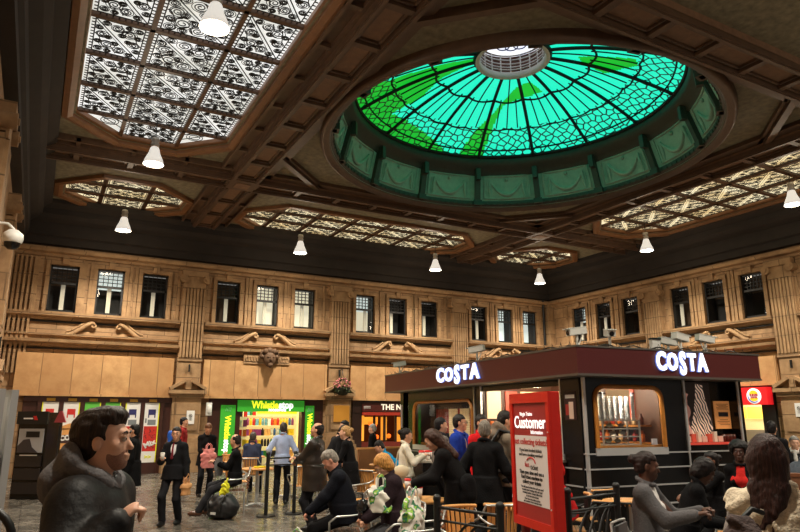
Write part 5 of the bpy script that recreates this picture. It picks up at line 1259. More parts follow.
    # shoes
    for sg in (1, -1):
        a_ = legs[sg][2]; S = Field(); S.ell(a_ + [0, .055, -.042], (.047 * s, .135 * s, .05), None, .02); S.cone(a_ + [0, -.01, -.04], a_ + [0, -.01, .01], .046, .044, .03); S.box(a_ + [0, .045, -.25], (.2, .3, .17), None, .0, .004, -1); S.mesh('shoe', mat('shoe %d %d %d' % shoe, rgb(*shoe), .4), res, root)
    # upper garments
    cm = topm or cloth(*top, rough=rough); th = .019 + bulk
    def sleeves(F, t):
        for sg in (1, -1):
            S_, E_, W_ = arms[sg]; F.cone(S_, E_, .05 * s + t, .043 * s + t * .85, .03); F.cone(E_, W_ - nv(W_ - E_) * .012, .046 * s + t * .85, .034 * s + t * .6, .03)
    def skirt(F, t, z):
        if z is None: F.fru(P0 + t1 * .12, P0 - (t1 if not sit else np.array([0, 0, 1.])) * .09, (.142 * s + t + belly * .4, .11 * s + t + belly * .5), (.16 * s + t, .115 * s + t), (1, 0, 0), .03)
        elif not sit: F.fru(P0 + t1 * .12, (0, py * .5, z), (.142 * s + t + belly * .3, .11 * s + t + belly * .4), (.19 * s + t, .15 * s + t), (1, 0, 0), .04)
        else:
            F.fru(P0 + t1 * .12, P0 - [0, 0, .08], (.142 * s + t, .11 * s + t), (.165 * s + t, .12 * s + t), (1, 0, 0), .03)
            for sg in (1, -1): F.cone(legs[sg][0], legs[sg][0] + (legs[sg][1] - legs[sg][0]) * z, .088 * s + t * .5, .08 * s + t * .5, .05)
    neckcut = lambda F, r, up: F.cone(P2 + nd * up, hc + nd * .1, r * s, .13, .01, -1)
    def add_neck(F, r, t):
        for i in range(12):
            a0, a1 = 2 * PI * i / 12, 2 * PI * (i + 1) / 12; f = lambda a: P2 + t2 * (.012 + .03 * -math.sin(a)) + R2 @ np.array([r * math.cos(a), r * .95 * math.sin(a) + .005, 0])
            F.cone(f(a0), f(a1), t, t, .012)
    if shirt is not None:
        S = Field(); torso(S, .014); skirt(S, .006, None); neckcut(S, .062, .02); S.mesh('shirt', cloth(*shirt), res, root)
    J = Field(); torso(J, th)
    if sleeve: sleeves(J, .016 + bulk)
    skirt(J, .026 + bulk, hem); neckcut(J, .066, .012)
    if opened:
        fdir = R2 @ [0, 1., 0]; w = .055 if opened is True else opened
        J.cone(P2 + fdir * (.13 * s) + t2 * .02, P1 + fdir * (.2 + belly) + t2 * .0, w * 1.1, w, .01, -1); J.cone(P1 + fdir * (.2 + belly), P0 + np.array([0, .2 + belly, 0]) + t1 * .1, w, w * .55, .01, -1)
    if collar: add_neck(J, .075 * s, .016 + bulk * .3)
    J.mesh('jacket' if opened or hem else 'top', cm, res, root, .0045 if res < .02 else .003)
    if vest is not None:
        Vt = Field(); torso(Vt, th + .035); skirt(Vt, .05, hem); neckcut(Vt, .08, .03)
        for sg in (1, -1): Vt.cone(shl[sg] + rv * sg * .035 + t2 * -.06, shl[sg] + rv * sg * .2 - t2 * .05, .075, .1, .02, -1)
        add_neck(Vt, .085 * s, .03); Vt.mesh('vest', vest, res, root, .008, 30)
    if scarf is not None:
        S = Field(); add_neck(S, .082 * s, .03); S.cone(P2 + R2 @ [.03, .11, -.0], P1 + R2 @ [.04, .15, .1], .035, .03, .02); S.mesh('scarf', cloth(*scarf), res, root, .004, 30)
    if hood is not None:
        S = Field()
        for i in range(12):
            a0, a1 = 2 * PI * i / 12, 2 * PI * (i + 1) / 12
            f = lambda a: P2 + t2 * (.035 - .055 * math.sin(a)) + R2 @ np.array([.088 * math.cos(a), .088 * math.sin(a) - .012, 0]); g_ = lambda a: .032 + .024 * max(0, -math.sin(a))
            S.cone(f(a0), f(a1), g_(a0), g_(a1), .025)
        S.ell(P2 + R2 @ [0, -.14, -.03], (.12, .075, .09), R2, .05); neckcut(S, .068, .0); S.mesh('hood', cloth(*hood), res, root, .006, 22)
    if tie is not None:
        S = Field(); fd = R2 @ [0, 1., 0]; S.cone(P2 + fd * .098 * s - t2 * .02, P2 + fd * .125 * s - t2 * .07, .014, .012, .005); S.cone(P2 + fd * .125 * s - t2 * .07, P1 + fd * .148 * s + t2 * .02, .012, .024, .005); S.mesh('tie', cloth(*tie), min(res, .008), root)
    # hair
    st, hcol = hair
    if st != 'none':
        G = Field(); hm = hairm(*hcol)
        if st == 'afro': G.ell(H(0, -.03, .05), np.array([.125, .125, .115]) * hs, HR)
        elif st == 'bob': G.ell(H(0, -.018, .03), np.array([.097, .112, .108]) * hs, HR); G.ell(H(0, -.05, -.05), np.array([.09, .075, .08]) * hs, HR, .03)
        else: G.ell(H(0, -.016 if st != 'quiff' else -.026, .037), (np.array([.082, .101, .094]) if st != 'quiff' else np.array([.087, .108, .097])) * hs, HR); G.ell(H(0, -.05, -.02), np.array([.07, .062, .075]) * hs, HR, .03)
        if st == 'quiff': G.cone(H(-.04, .046, .098), H(.04, .042, .104), .02 * hs, .018 * hs, .03); G.ell(H(0, .02, .095), np.array([.066, .072, .034]) * hs, HR, .03)
        if st in ('long', 'longstraight'):
            tk_ = .70 if st == 'longstraight' else 1.
            tk2_ = 0; dn = nv(.35 * (HR @ [0, -.25, -1.]) + .65 * (R2 @ [0, -.28, -1.]))
            for x in (-.05, 0, .05): G.cone(H(x, -.06, .0), H(x * (1.3 if st == 'long' else .75), -.06, 0) + dn * (.31 if st == 'long' else .2), .058 * hs * tk_, (.045 if st == 'long' else .038) * hs * tk_, .04)
            for sg in (1, -1): G.cone(H(sg * .06, .0, .03), H(sg * .072, -.02, .0) + dn * .22, .034 * hs * tk_, .028 * hs * tk_, .03)
        if st == 'longstraight':
            for i_, x in enumerate((-.07, -.042, -.014, .012, .04, .066)): G.cone(H(x * .9, -.09, -.12), H(x * .62 - .02, -.165, (-.33, -.36, -.30, -.27, -.31, -.24)[i_]), .032, .006, .02)
        if st in ('bun', 'pony'): G.ell(H(0, -.125, .04), np.array([.045, .045, .045]) * hs, HR, .015)
        if st == 'pony': G.cone(H(0, -.14, .04), H(0, -.15, -.16), .035, .02, .02)
        cut = .022 if st in ('short', 'quiff', 'bald') else .03
        G.box(H(0, .115 + (.0 if st != 'bob' else .01), -.045 if st != 'quiff' else -.04), np.array([.066 if st in ('long', 'longstraight', 'bob', 'afro') else .11, .09, .095]) * hs, HR, .02, .015, -1)
        if st in ('short', 'quiff', 'bald', 'bun', 'pony'):
            G.box(H(0, 0, -.155), np.array([.2, .2, .075]) * hs, HR, .01, .01, -1)
            for sg in (1, -1): G.ell(H(sg * .085, .0, -.02), np.array([.022, .03, .042]) * hs, HR, .01, -1)
        if st == 'bald': G.ell(H(0, .03, .12), np.array([.085, .105, .085]) * hs, HR, .015, -1)
        G.mesh('hair', hm, min(res, .009), root, .0012 if st == 'longstraight' else .0028, 70)
    if beard is not None:
        G = Field(); G.ell(H(0, .021, -.04), np.array([.0606, .0707, .0833]) * hs, HR); G.ell(H(0, .064, -.098), np.array([.0272, .0212, .0212]) * hs, HR, .03); G.box(H(0, .03, .03), np.array([.2, .2, .068]) * hs, HR, .01, .012, -1)
        G.ell(H(0, .1, -.068), np.array([.024, .035, .013]) * hs, HR, .006, -1); G.box(H(0, -.09, -.05), np.array([.2, .085, .2]) * hs, HR, .01, .01, -1); G.mesh('beard', mat('stubble', rgb(*beard), .7, nscale=200, namt=.5), min(res, .006), root)
    if eyes:
        for sg in (1, -1):
            m = MB(); c = H(sg * .031, .0825, .0); m.sphere(c, .0122 * hs, 12, 8); q = H(sg * .031, .0885, -.001); m.sphere(q, .0075 * hs, 8, 6, 1); m.build('eye', [EYEW, EYED], root)
            m = MB(); m.tube([H(sg * .015, .094, .021), H(sg * .032, .095, .027), H(sg * .05, .083, .022)], [.004, .0045, .002], 6); m.build('eyebrow', hairm(*hcol), root)
    if glasses:
        m = MB()
        for sg in (1, -1): m.tube([H(sg * .032 + .022 * math.cos(a), .106, .002 + .016 * math.sin(a)) for a in np.linspace(0, 2 * PI, 13)[:-1]], .002, 5, closed=True); m.tube([H(sg * .054, .104, .005), H(sg * .08, 0, .008)], .002, 5)
        m.tube([H(-.01, .107, .004), H(.01, .107, .004)], .002, 5); m.build('glasses', BLACKM, root)
    root['_'] = 0; del root['_']
    INFO[root.name] = dict(arms=arms, P0=P0, P1=P1, P2=P2, R2=R2, t2=t2, hc=hc, HR=HR, legs=legs, shl=shl)
    return root
INFO = {}
def wpt(root, p):
    return root.matrix_basis @ Vector(p)
def hand(root, sg, ahead=.07):
    S_, E_, W_ = INFO[root.name]['arms'][sg]; return wpt(root, W_ + nv(W_ - E_) * ahead)
# ------------------------------------------------------------------ cafe furniture
def arc(a, b, n): return np.linspace(a, b, n)
GREYS = mat('mid grey moulded shell', rgb(104, 102, 104), .5)
def make_chair(style, loc, heading, label, group=None):
    t = empty('cafe_chair', loc, heading, label, 'chair', group); t.scale = (1, 1, .955)
    wood = {'slat': SLATW, 'bistro': LTWOOD, 'wicker': LTWOOD, 'grey': GREYS}[style]; tube = BLACKM if style == 'wicker' else ALU
    for sx in (-1, 1):
        for sy in (-1, 1):
            MB().tube([(sx * .235, sy * .2, 0), (sx * .225, sy * .185, .44)], .0125, 8, 0).build('leg', tube, t)
    f = MB(); f.tube([(-.225, -.19, .44), (.225, -.19, .44), (.225, .2, .44), (-.225, .2, .44)], .011, 8, closed=True)
    for sx in (-1, 1):
        f.tube([(sx * .235, .19, .44), (sx * .30, .2, .6), (sx * .31, .12, .665), (sx * .31, -.05, .675), (sx * .295, -.18, .69), (sx * .25, -.255, .74), (sx * .2, -.28, .86)], .0125, 8)
    f.tube([(.2 * math.cos(a), -.27 - .03 * math.sin(a), .86) for a in arc(0, PI, 9)], .0125, 8)
    f.build('frame', tube, t)
    s = MB()
    if style == 'grey': s.box(-.21, -.18, .43, .21, .2, .455)
    else:
        for i in range(7): s.box(-.21, -.18 + i * .055, .442, .21, -.18 + i * .055 + .044, .456)
    s.build('seat', wood, t)
    b = MB()
    if style == 'slat':
        for i in range(6): z = .5 + i * .06; y = -.225 - .05 * (z - .44) / .42; b.tube([(-.2, y, z), (-.1, y - .02, z), (.1, y - .02, z), (.2, y, z)], .022, 4)
        b.build('backrest', wood, t)
    elif style in ('bistro', 'wicker'):
        for i in range(7):
            a = -.9 + 1.8 * i / 6; x = .205 * math.sin(a); y = -.2 - .09 * math.cos(a) + .02; b.bar((x * .92, y + .04, .48), (x, y - .01, .85), .04, .012, (math.sin(a), -math.cos(a), 0))
        b.build('backrest', wood if style == 'bistro' else BLACKM, t)
        MB().tube([(.215 * math.sin(a), -.2 - .085 * math.cos(a), .865) for a in arc(-1.3, 1.3, 13)], .02, 8).build('top_rail', LTWOOD, t)
    else: b.tube([(.2 * math.sin(a), -.19 - .06 * math.cos(a), .66) for a in arc(-1.2, 1.2, 9)], [.02] * 9, 6); b.box(-.19, -.265, .5, .19, -.245, .84); b.build('backrest', wood, t)
    return t
def make_table(loc, label, group=None, r=.33):
    t = empty('cafe_table', loc, rnd.uniform(0, 1), label, 'table', group)
    MB().lathe([(0, .715), (r - .01, .715), (r, .725), (r, .74), (r - .01, .75), (0, .75)], n=32).build('tabletop', LTWOOD, t)
    MB().cyl((0, 0), .03, .03, .715, 14).build('column', ALU, t); m = MB()
    for i in range(4): a = i * PI / 2; m.tube([(0, 0, .05), (.26 * math.cos(a), .26 * math.sin(a), .02)], [.028, .018], 8)
    m.build('foot', ALU, t); return t
def table_cone(loc, label):
    t = empty('table_cone', loc, rnd.uniform(0, 6), label, 'table sign', None)
    MB().lathe([(0, .0), (.06, 0), (.06, .05), (0, .05)], n=4).build('base', BLACKM, t); MB().lathe([(.055, .0505), (.012, .34), (0, .345)], n=3, smooth=False).build('cone', REDP, t); MB().lathe([(.0515, .1), (.0445, .14)], n=3, smooth=False).build('white_band', PAPER, t); return t
CUPW = mat('white paper cup', rgb(236, 230, 222), .6); LIDR = mat('red cup lid', rgb(214, 40, 34), .4)
def cup(loc, label, s=1.0, lid=LIDR):
    t = empty('paper_cup', loc, 0, label, 'cup'); MB().lathe([(0, 0), (.029 * s, 0), (.04 * s, .105 * s), (0, .105 * s)], n=20).build('cup', CUPW, t); MB().lathe([(.042 * s, .1 * s), (.042 * s, .112 * s), (.036 * s, .125 * s), (0, .125 * s)], n=20).build('lid', lid, t)
    MB().lathe([(.0345 * s, .035 * s), (.0385 * s, .075 * s)], n=8, a0=-.6, a1=.6).build('emblem', mat('brown cup emblem', rgb(150, 50, 40), .5), t); return t
B_G = 'cafe chairs in front of the green shop'; B_L = 'aluminium cafe chair among the tables in front of the green shop'
c0 = None
for px, d, th in ((241, 14.6, -70), (318, 14.8, 40), (226, 17.2, 160), (306, 13.7, 20), (311, 16.4, 80), (237, 18.6, -80), (275, 17.9, 100)):
    p = at(px, d)
    if c0 is None: c0 = make_chair('bistro', p, turn(th), B_L, B_G)
    else: copy_thing(c0, p, turn(th))
TG = 'round tables in front of the green shop'
for px, d, l in ((260, 14.0, 'round beech table with a yellow packet, nearest in front of the green shop'), (291, 15.5, 'round beech table beside the man in the pale blue shirt'), (255, 18.3, 'round beech table farthest back by the green shop window')): make_table(at(px, d), l, TG)
table_cone(at(281.5, 13.9, .752) if False else at(289, 15.4, .752), 'red cone sign on the table beside the man in the pale blue shirt')
table_cone(at(254, 18.2, .752), 'red cone sign on the farthest table by the green shop')
t = empty('crisp_packet', at(262, 13.95, .752), .4, 'yellow packet on the nearest table in front of the green shop', 'packet')
MB().box(-.12, -.05, 0, .12, .05, .04).build('packet', mat('yellow packet', rgb(240, 220, 40), .4), t, bevel=.01)
# posts and rails of the cafe enclosure
def barrier(p0, p1, label, h=.98, bars=0, base=True):
    p0 = Vector(p0); p1 = Vector(p1); d = p1 - p0; L = d.length; t = empty('cafe_barrier', p0, math.atan2(d.y, d.x), label, 'barrier')
    for x in (0, L):
        MB().cyl((x, 0), .035, .02, h, 14).sphere((x, 0, h), .042, 12, 8).build('post', BLACKM, t)
        if base: MB().cyl((x, 0), .17, 0, .02, 24).build('base_plate', BLACKM, t)
    MB().tube([(0, 0, h - .08), (L, 0, h - .08)], .016, 8).build('top_rail', BLACKM, t); MB().tube([(0, 0, h - .2), (L, 0, h - .2)], .012, 8).build('lower_rail', BLACKM, t)
    for i in range(bars):
        x = L * (.1 + .62 * i / max(1, bars - 1)); b = MB(); R_ = min(.5 * L, L - x - .02); b.tube([(x + R_ * (1 - math.cos(q)), .03, .06 + (h - .24) * math.sin(q)) for q in arc(0, PI / 2, 12)], .014, 8); b.build('curved_bar', BLACKM, t)
    return t
barrier(at(270, 12.6), at(297, 12.9), 'black post barrier with base plates beside the seated man with the backpack', 1.1)
barrier(at(436, 6.75), at(497, 6.15), 'black barrier with curved bars in front of the light wooden chairs', .98, 5)
barrier(at(563, 7.0), at(611, 7.55), 'black barrier with curved bars just right of the red notice board', 1.02, 4)
make_table(at(421, 8.75), 'round beech table with a red lidded cup by the woman bending forward'); cup(at(418, 8.7, .751), 'white paper cup with red lid standing on the beech table', 1.35)
table_cone(at(391, 10.4, .752), 'red cone sign on the table behind the blonde seated woman'); make_table(at(391, 10.45), 'beech table behind the blonde seated woman')
make_table(at(521, 8.0), 'beech table just left of the red notice board', None, .25); table_cone(at(512, 7.95, .752), 'tall red cone sign on the table left of the red notice board')
make_chair('bistro', at(466, 7.15), turn(-160), 'light wooden slatted chair with bright aluminium arms behind the curved black barrier')
make_chair('bistro', at(493, 7.8), turn(10), 'second light wooden chair, close to the red notice board legs')
make_chair('wicker', at(585, 9.2), turn(30), 'black barred chair with a light wood top rail right of the red notice board'); make_chair('wicker', at(607, 7.98), turn(-20), 'black barred chair with light wood top rail behind the right barrier post')
make_table(at(623, 8.55), 'beech table behind the woman in the grey blazer'); make_chair('bistro', at(368, 11.4), turn(120), 'aluminium cafe chair right behind the man in the long leather coat'); make_chair('bistro', at(372, 12.6), turn(-30), 'aluminium cafe chair below the amber pub window')
make_table(at(384, 15.2), 'beech table in front of the brown planter screen by the pub')
t = empty('planter_screen', at(384, 16.6), KA + .25, 'light brown wooden screen in front of the pub', 'screen'); MB().box(-.75, -.04, .06, .75, .04, 1.02).build('panel', mat('mid brown board', rgb(140, 92, 52), .5, nscale=6, namt=.25), t); MB().box(-.78, -.05, 1.02, .78, .05, 1.06).build('cap', LTWOOD, t); MB().box(-.72, -.15, 0, -.66, .15, .06).build('foot', BLACKM, t); MB().box(.66, -.15, 0, .72, .15, .06).build('foot', BLACKM, t)
t = empty('planter_screen', at(800, 8.7), turn(-20), 'brown wooden screen at the right edge beside the long haired woman', 'screen'); MB().box(-.3, -.04, .06, .8, .04, 1.02).build('panel', mat('warm brown board', rgb(128, 84, 58), .5, nscale=6, namt=.25), t); MB().box(-.33, -.05, 1.02, .83, .05, 1.06).build('cap', SLATW, t); MB().box(-.2, -.15, 0, -.14, .15, .06).build('foot', BLACKM, t); MB().box(.6, -.15, 0, .66, .15, .06).build('foot', BLACKM, t)
t = empty('bar_counter', at(428, 11.6), KA, 'tall narrow black counter with a pale top by the woman in white', 'counter'); MB().box(-.2, -.2, 0, .3, .2, 1.02).build('body', BLACKG, t); MB().box(-.24, -.24, 1.02, .34, .24, 1.05).build('worktop', mat('pale counter top', rgb(200, 190, 176), .4), t)
for i, (dx, l) in enumerate(((-.16, 'paper cup at the left end of the tall black counter'), (-.02, 'paper cup beside the leftmost one on the tall black counter'), (.12, 'red beaker on the tall black counter'))): cup(at(428, 11.6, 1.052) + Vector((dx * .99, -.04 + .03 * i, 0)), l, 1.3, LIDR)

# red notice board
sgn_d = 6.75; pL, pR = at(512, 7.1), at(551, 6.25); dv = (pR - pL); SB = empty('notice_board', pL, math.atan2(dv.y, dv.x), 'red framed customer notice board on two legs in front of the kiosk', 'notice board'); Lb = dv.length
MB().box(.0, 0, .16 + .55, Lb, .10, 2.0).build('cabinet', REDP, SB, bevel=.008)
for x in (.08, Lb - .14): MB().box(x, .02, 0, x + .07, .09, .72).build('leg', mat('dark red leg', rgb(130, 24, 18), .4), SB)
MB().box(.0, -.025, .71, .06, 0, 2.0).box(Lb - .06, -.025, .71, Lb, 0, 2.0).box(.06, -.025, .71, Lb - .06, 0, .79).box(.06, -.025, 1.9, Lb - .06, 0, 2.0).build('frame', REDP, SB)
ph = MB().box(.06, -.01, .79, Lb - .06, -.004, 1.9).build('poster', mat('deep red poster', rgb(160, 40, 38), .5, nscale=3, namt=.12), SB)
MB().box(.085, -.014, .93, Lb - .085, -.010, 1.58).build('notice_sheet', mat('off white notice', rgb(222, 212, 208), .6), ph)
def bt(s, z, size, m_, sx=1.0, x=None, al='CENTER', off=.0): return text('board_text', s, size, m_, ph, facing((Lb / 2 if x is None else x, -.0165, z), (1, 0, 0), (0, 0, 1)), .001, off, al, sx)
bt('Virgin Trains'.replace('Virgin', 'Virgin'), 1.79, .055, WHITET, 1.0, Lb * .42); bt('Customer', 1.705, .17, WHITET, 1.0, None, 'CENTER', .002); bt('Information', 1.615, .055, WHITET, 1.0, Lb * .68)
bt('Just collecting tickets?', 1.52, .085, REDT, .98, None, 'CENTER', .001)
for i, s_ in enumerate(('If you have booked tickets', 'and have a booking number?')): bt(s_, 1.44 - i * .045, .046, BLACKT)
bt('fast', 1.3, .07, REDT, 1, Lb * .40); bt('ticket', 1.28, .07, BLACKT, 1, Lb * .58)
m = MB(); m.tube([(Lb * .5 + .1 * math.cos(a), -.0165, 1.31 + .06 * math.sin(a)) for a in arc(.15, 2.6, 14)], .006, 5); m.build('logo_arc', REDT, ph)
for i, s_ in enumerate(('Then save time and use a', 'FastTicket machine to', 'collect your tickets')): bt(s_, 1.225 - i * .045, .052, BLACKT, 1, None, 'CENTER', .001)
for i, s_ in enumerate(('You will need to have the card you used', 'to book your booking with and your', 'booking number. Simply follow the', 'on screen instructions')): bt(s_, 1.085 - i * .027, .030, BLACKT)
for i, s_ in enumerate(('If you have any problems please', 'ask a member of our customer team')): bt(s_, .975 - i * .024, .026, BLACKT)
m = MB(); m.sphere((Lb - .03, -.028, 1.62), .008, 8, 6); m.sphere((Lb - .03, -.028, .93), .008, 8, 6); m.build('lock', CHROME, SB)

# machine and display frames at the left
t = empty('photo_machine', at(42, 15.4), turn(176) , 'tall black machine with a grey picture panel and drawers at the left', 'machine')
MB().box(-.34, -.3, 0, .34, .3, 1.88).build('cabinet', BLACKG, t, bevel=.01); hd = MB().box(-.36, .3, 1.62, .36, .36, 1.9).build('header', BLACKM, t); MB().box(-.02, .36, 1.73, .2, .364, 1.76).build('header_bar', PAPER, hd); MB().prism([(-.14, 1.71), (-.06, 1.71), (-.02, 1.8), (-.1, 1.8)], -.364, -.36, Matrix(((1, 0, 0, 0), (0, 0, -1, 0), (0, 1, 0, 0), (0, 0, 0, 1)))).build('header_mark', REDT, hd)
sc_ = MB().box(-.29, .3, 1.0, .29, .32, 1.52).build('picture_panel', mat('grey picture print', rgb(170, 170, 172), .4), t)
MB().prism([(-.29, 1.0), (.2, 1.0), (.05, 1.12), (-.02, 1.3), (-.16, 1.28), (-.29, 1.14)], -.33, -.32, Matrix(((-1, 0, 0, 0), (0, 0, -1, 0), (0, 1, 0, 0), (0, 0, 0, 1)))).build('picture_figure', mat('dark print figure', rgb(60, 54, 56), .5), sc_); MB().box(-.2, .32, 1.33, .12, .325, 1.46).build('slot', BLACKM, sc_)
for z in (.12, .42, .7): MB().box(-.3, .3, z, .3, .33, z + .24).build('drawer', mat('very dark drawer front', rgb(40, 36, 36), .35), t); 
MB().box(-.2, .33, .93, .2, .345, .955).build('rail', CHROME, t)
t = empty('display_stand', at(-42, 4.6), turn(140), 'aluminium framed display panels standing at the left edge', 'display stand')
for k, (x0, sh) in enumerate(((-.72, 0), (-.60, -.12))):
    f = MB()
    for x in (x0, x0 + .8): f.box(x - .022, sh - .022, 0, x + .022, sh + .022, 1.93)
    f.box(x0, sh - .02, 1.885, x0 + .8, sh + .02, 1.93); f.box(x0, sh - .02, .25, x0 + .8, sh + .02, .29); f.build('frame', ALU, t)
    MB().box(x0 + .022, sh - .006, 1.5, x0 + .778, sh + .006, 1.885).build('upper_sheet', PAPER, t); MB().box(x0 + .022, sh - .006, .29, x0 + .778, sh + .006, 1.5).build('lower_sheet', mat('dark navy sheet', rgb(36, 34, 48), .4), t)
t = empty('wedge_sign', at(61, 14.3), turn(180), 'small pinkish red wedge sign on top of a post beside the leftmost poster', 'sign'); MB().cyl((0, 0), .02, 0, 1.72, 8).cyl((0, 0), .15, 0, .02, 16).build('post', BLACKM, t); MB().prism([(-.12, 1.66), (.13, 1.66), (.03, 1.9), (-.02, 1.9)], -.02, .02, Matrix(((1, 0, 0, 0), (0, 0, 1, 0), (0, 1, 0, 0), (0, 0, 0, 1)))).build('wedge', mat('faded red wedge', rgb(160, 60, 66), .5), t)

# ------------------------------------------------------------------ bags
def bag_mat(name, base, c, scale):
    m = bpy.data.materials.new(name); m.use_nodes = True; nt, N, L = nodes(m); b = N['Principled BSDF']; tc = N.new('ShaderNodeTexCoord'); v = N.new('ShaderNodeTexVoronoi'); v.inputs['Scale'].default_value = scale; v.distance = 'CHEBYCHEV'; L.new(tc.outputs['Object'], v.inputs['Vector'])
    nz = N.new('ShaderNodeTexNoise'); nz.inputs['Scale'].default_value = scale * .8; L.new(tc.outputs['Object'], nz.inputs['Vector'])
    r = N.new('ShaderNodeValToRGB'); r.color_ramp.interpolation = 'CONSTANT'; r.color_ramp.elements[0].color = base; r.color_ramp.elements[1].position = .54; r.color_ramp.elements[1].color = c[0]; e = r.color_ramp.elements.new(.60); e.color = c[1]; e = r.color_ramp.elements.new(.66); e.color = base; L.new(nz.outputs['Fac'], r.inputs[0]); L.new(r.outputs[0], b.inputs['Base Color']); b.inputs['Roughness'].default_value = .4; return m
GBAG = bag_mat('white carrier bag with green print', rgb(232, 228, 216), (rgb(60, 140, 100), rgb(150, 200, 70)), 11)
def carrier(loc, heading, w, dp, h, label, m=GBAG, cat='bag', name='carrier_bag', wob=.012, handles=True):
    t = empty(name, loc, heading, label, cat); F = Field(); F.fru((0, 0, .012), (0, 0, h * .72), (w * .5, dp * .5), (w * .55, dp * .42), k=.03); F.fru((0, 0, h * .6), (0, 0, h), (w * .53, dp * .42), (w * .36, dp * .12), k=.05); F.mesh('bag', m, .009, t, wob, 26)
    if handles:
        for y in (-.02, .02): MB().tube([(-w * .2, y, h - .03), (-w * .17, y * 1.6, h + .07), (0, y * 2, h + .12), (w * .17, y * 1.6, h + .07), (w * .2, y, h - .03)], [.012, .009, .008, .009, .012], 8).build('handle', m, t)
    return t

# ------------------------------------------------------------------ people
BLK = (19, 18, 20)
# young man walking past in the foreground
LEATH = mat('worn black leather jacket', rgb(15, 14, 15), .55, nscale=12, namt=.35, bump=.25, bscale=30, spec=.3)
pm_ = at(97, 2.78)
young = person(pm_, turn(-90), 'young bearded man in a black jacket with a grey hood passing close on the left', h=1.81, res=.0065, eyes=True, sk=skin(232, 180, 152), hair=('quiff', (46, 34, 28)), beard=(150, 108, 90), top=BLK, topm=LEATH, hood=(104, 102, 104), bulk=.035, rh=(.21, .21, 1.37), lh=(-.24, .12, .9), hpitch=-6, hyaw=8, curl=1.15, rpole=(.6, -.6, -.8), bottom=(40, 42, 52), hem=.80, hunch=4)
t = empty('rucksack', pm_, turn(-90), 'black rucksack with a thick arched handle on the back of the young man', 'bag')
F = Field(); F.box((-.02, -.36, 1.08), (.15, .09, .2), rd=.07); F.mesh('bag', BLACKM, .012, t, .006); MB().tube([(-.02, -.30 - .13 + .13 * math.cos(a), 1.26 + .13 * math.sin(a)) for a in arc(0, PI, 13)], .017, 8).build('handle', BLACKM, t)
# man in the dark suit walking forward with cup and paper bag
sm = person(at(178, 11.6), turn(176), 'man in a dark overcoat and tie walking forward with a coffee cup', h=1.62, res=.009, eyes=True, sk=SK2, hair=('short', (34, 28, 26)), top=(24, 24, 27), hem=.74, opened=.075, shirt=(232, 230, 230), tie=(120, 44, 54), rh=(.10, .30, 1.10), lh=(-.26, .06, .76), rf=(.09, .12, .085), lf=(-.1, -.1, .085), hyaw=14, curl=.9, bulk=.008)
cup(hand(sm, 1, .08) + Vector((0, -.02, -.04)), 'white coffee cup in the hand of the man in the dark overcoat', .9, CUPW)
t = carrier(hand(sm, -1, .05) - Vector((0, 0, .27)), .5, .17, .12, .24, 'brown paper bag hanging from the left hand of the man in the overcoat', mat('brown kraft paper', rgb(206, 150, 96), .7), 'bag', 'paper_bag', .004)
person(at(208, 15.6), turn(-150), 'man in black with bowed head near the green banner holding a pink bag', h=1.66, res=.012, sk=SK2, hair=('short', (110, 70, 44)), top=BLK, hem=.7, lean=6, hpitch=30, rh=(.06, .3, .98), lh=(-.1, .26, 1.0))
carrier(at(211, 15.12, .66), .3, .32, .16, .42, 'pink bag held by the man in black near the green banner', mat('pink satin bag', rgb(230, 140, 136), .5), 'bag', 'shoulder_bag', .008)
person(at(184, 17.6), turn(-85), 'dark haired person in red and blue behind the man in the overcoat', h=1.80, res=.014, sk=SK2, hair=('short', (24, 22, 26)), top=(150, 40, 40), bottom=(40, 40, 60))
t = empty('rucksack', at(174, 17.6, 1.0), turn(-85), 'bright blue rucksack behind the man in the overcoat', 'bag'); F = Field(); F.box((0, -.0, .22), (.16, .1, .22), rd=.06); F.mesh('bag', mat('bright blue nylon', rgb(30, 90, 190), .5), .014, t, .008); MB().tube([(.05, .1, .4), (.06, .17, .3), (.05, .1, .08)], .014, 6).build('strap', BLACKM, t)
# seated man with newspaper, backpack and yellow bag
p = at(238, 12.9); make_chair('slat', p, turn(104), 'slatted chair under the man in black reading by the backpack')
rd_ = person(p, turn(104), 'balding man in a black sweater seated sideways with a grey paper', h=1.76, sit=True, res=.010, eyes=True, sk=SK2, hair=('bald', (46, 38, 34)), top=(17, 17, 19), bottom=(46, 46, 50), rh=(.1, .36, .94), lh=(-.08, .38, .94), hyaw=-24, hpitch=8, rf=(.14, .5, .085), lf=(-.1, .62, .085), shoe=(90, 56, 36), curl=.9)
t = empty('newspaper', at(222, 12.75, .69), turn(90), 'crumpled grey newspaper held by the seated man in black', 'newspaper'); m = MB(); 
g_ = [(x, .05 * math.sin(y * 8 + i), .0 + y) for y in arc(0, .34, 8) for i, x in enumerate(arc(-.13, .13, 5))]; m.add(g_, [(r * 5 + c, r * 5 + c + 1, r * 5 + c + 6, r * 5 + c + 5) for r in range(7) for c in range(4)]); m.add([(x, y + .006, z) for x, y, z in g_], [(r * 5 + c, r * 5 + c + 5, r * 5 + c + 6, r * 5 + c + 1) for r in range(7) for c in range(4)]); m.build('page', mat('grey newsprint', rgb(150, 150, 152), .8, nscale=60, namt=.5), t)
t = empty('backpack', at(228.5, 12.35), turn(150), 'bulging black backpack on the floor beside the seated man', 'bag'); F = Field(); F.ell((0, 0, .2), (.33, .2, .24)); F.box((0, .14, .16), (.2, .08, .13), rd=.05, k=.05); F.box((0, 0, -.25), (1, 1, .25), op=-1, k=.01); F.mesh('bag', mat('black ripstop', rgb(28, 28, 30), .5, nscale=10, namt=.4), .012, t, .012, 18)
for sx in (-.14, .14): MB().tube([(sx, .13, .40), (sx * 1.1, .225, .3), (sx, .24, .16)], .017, 8).build('strap', BLACKM, t)
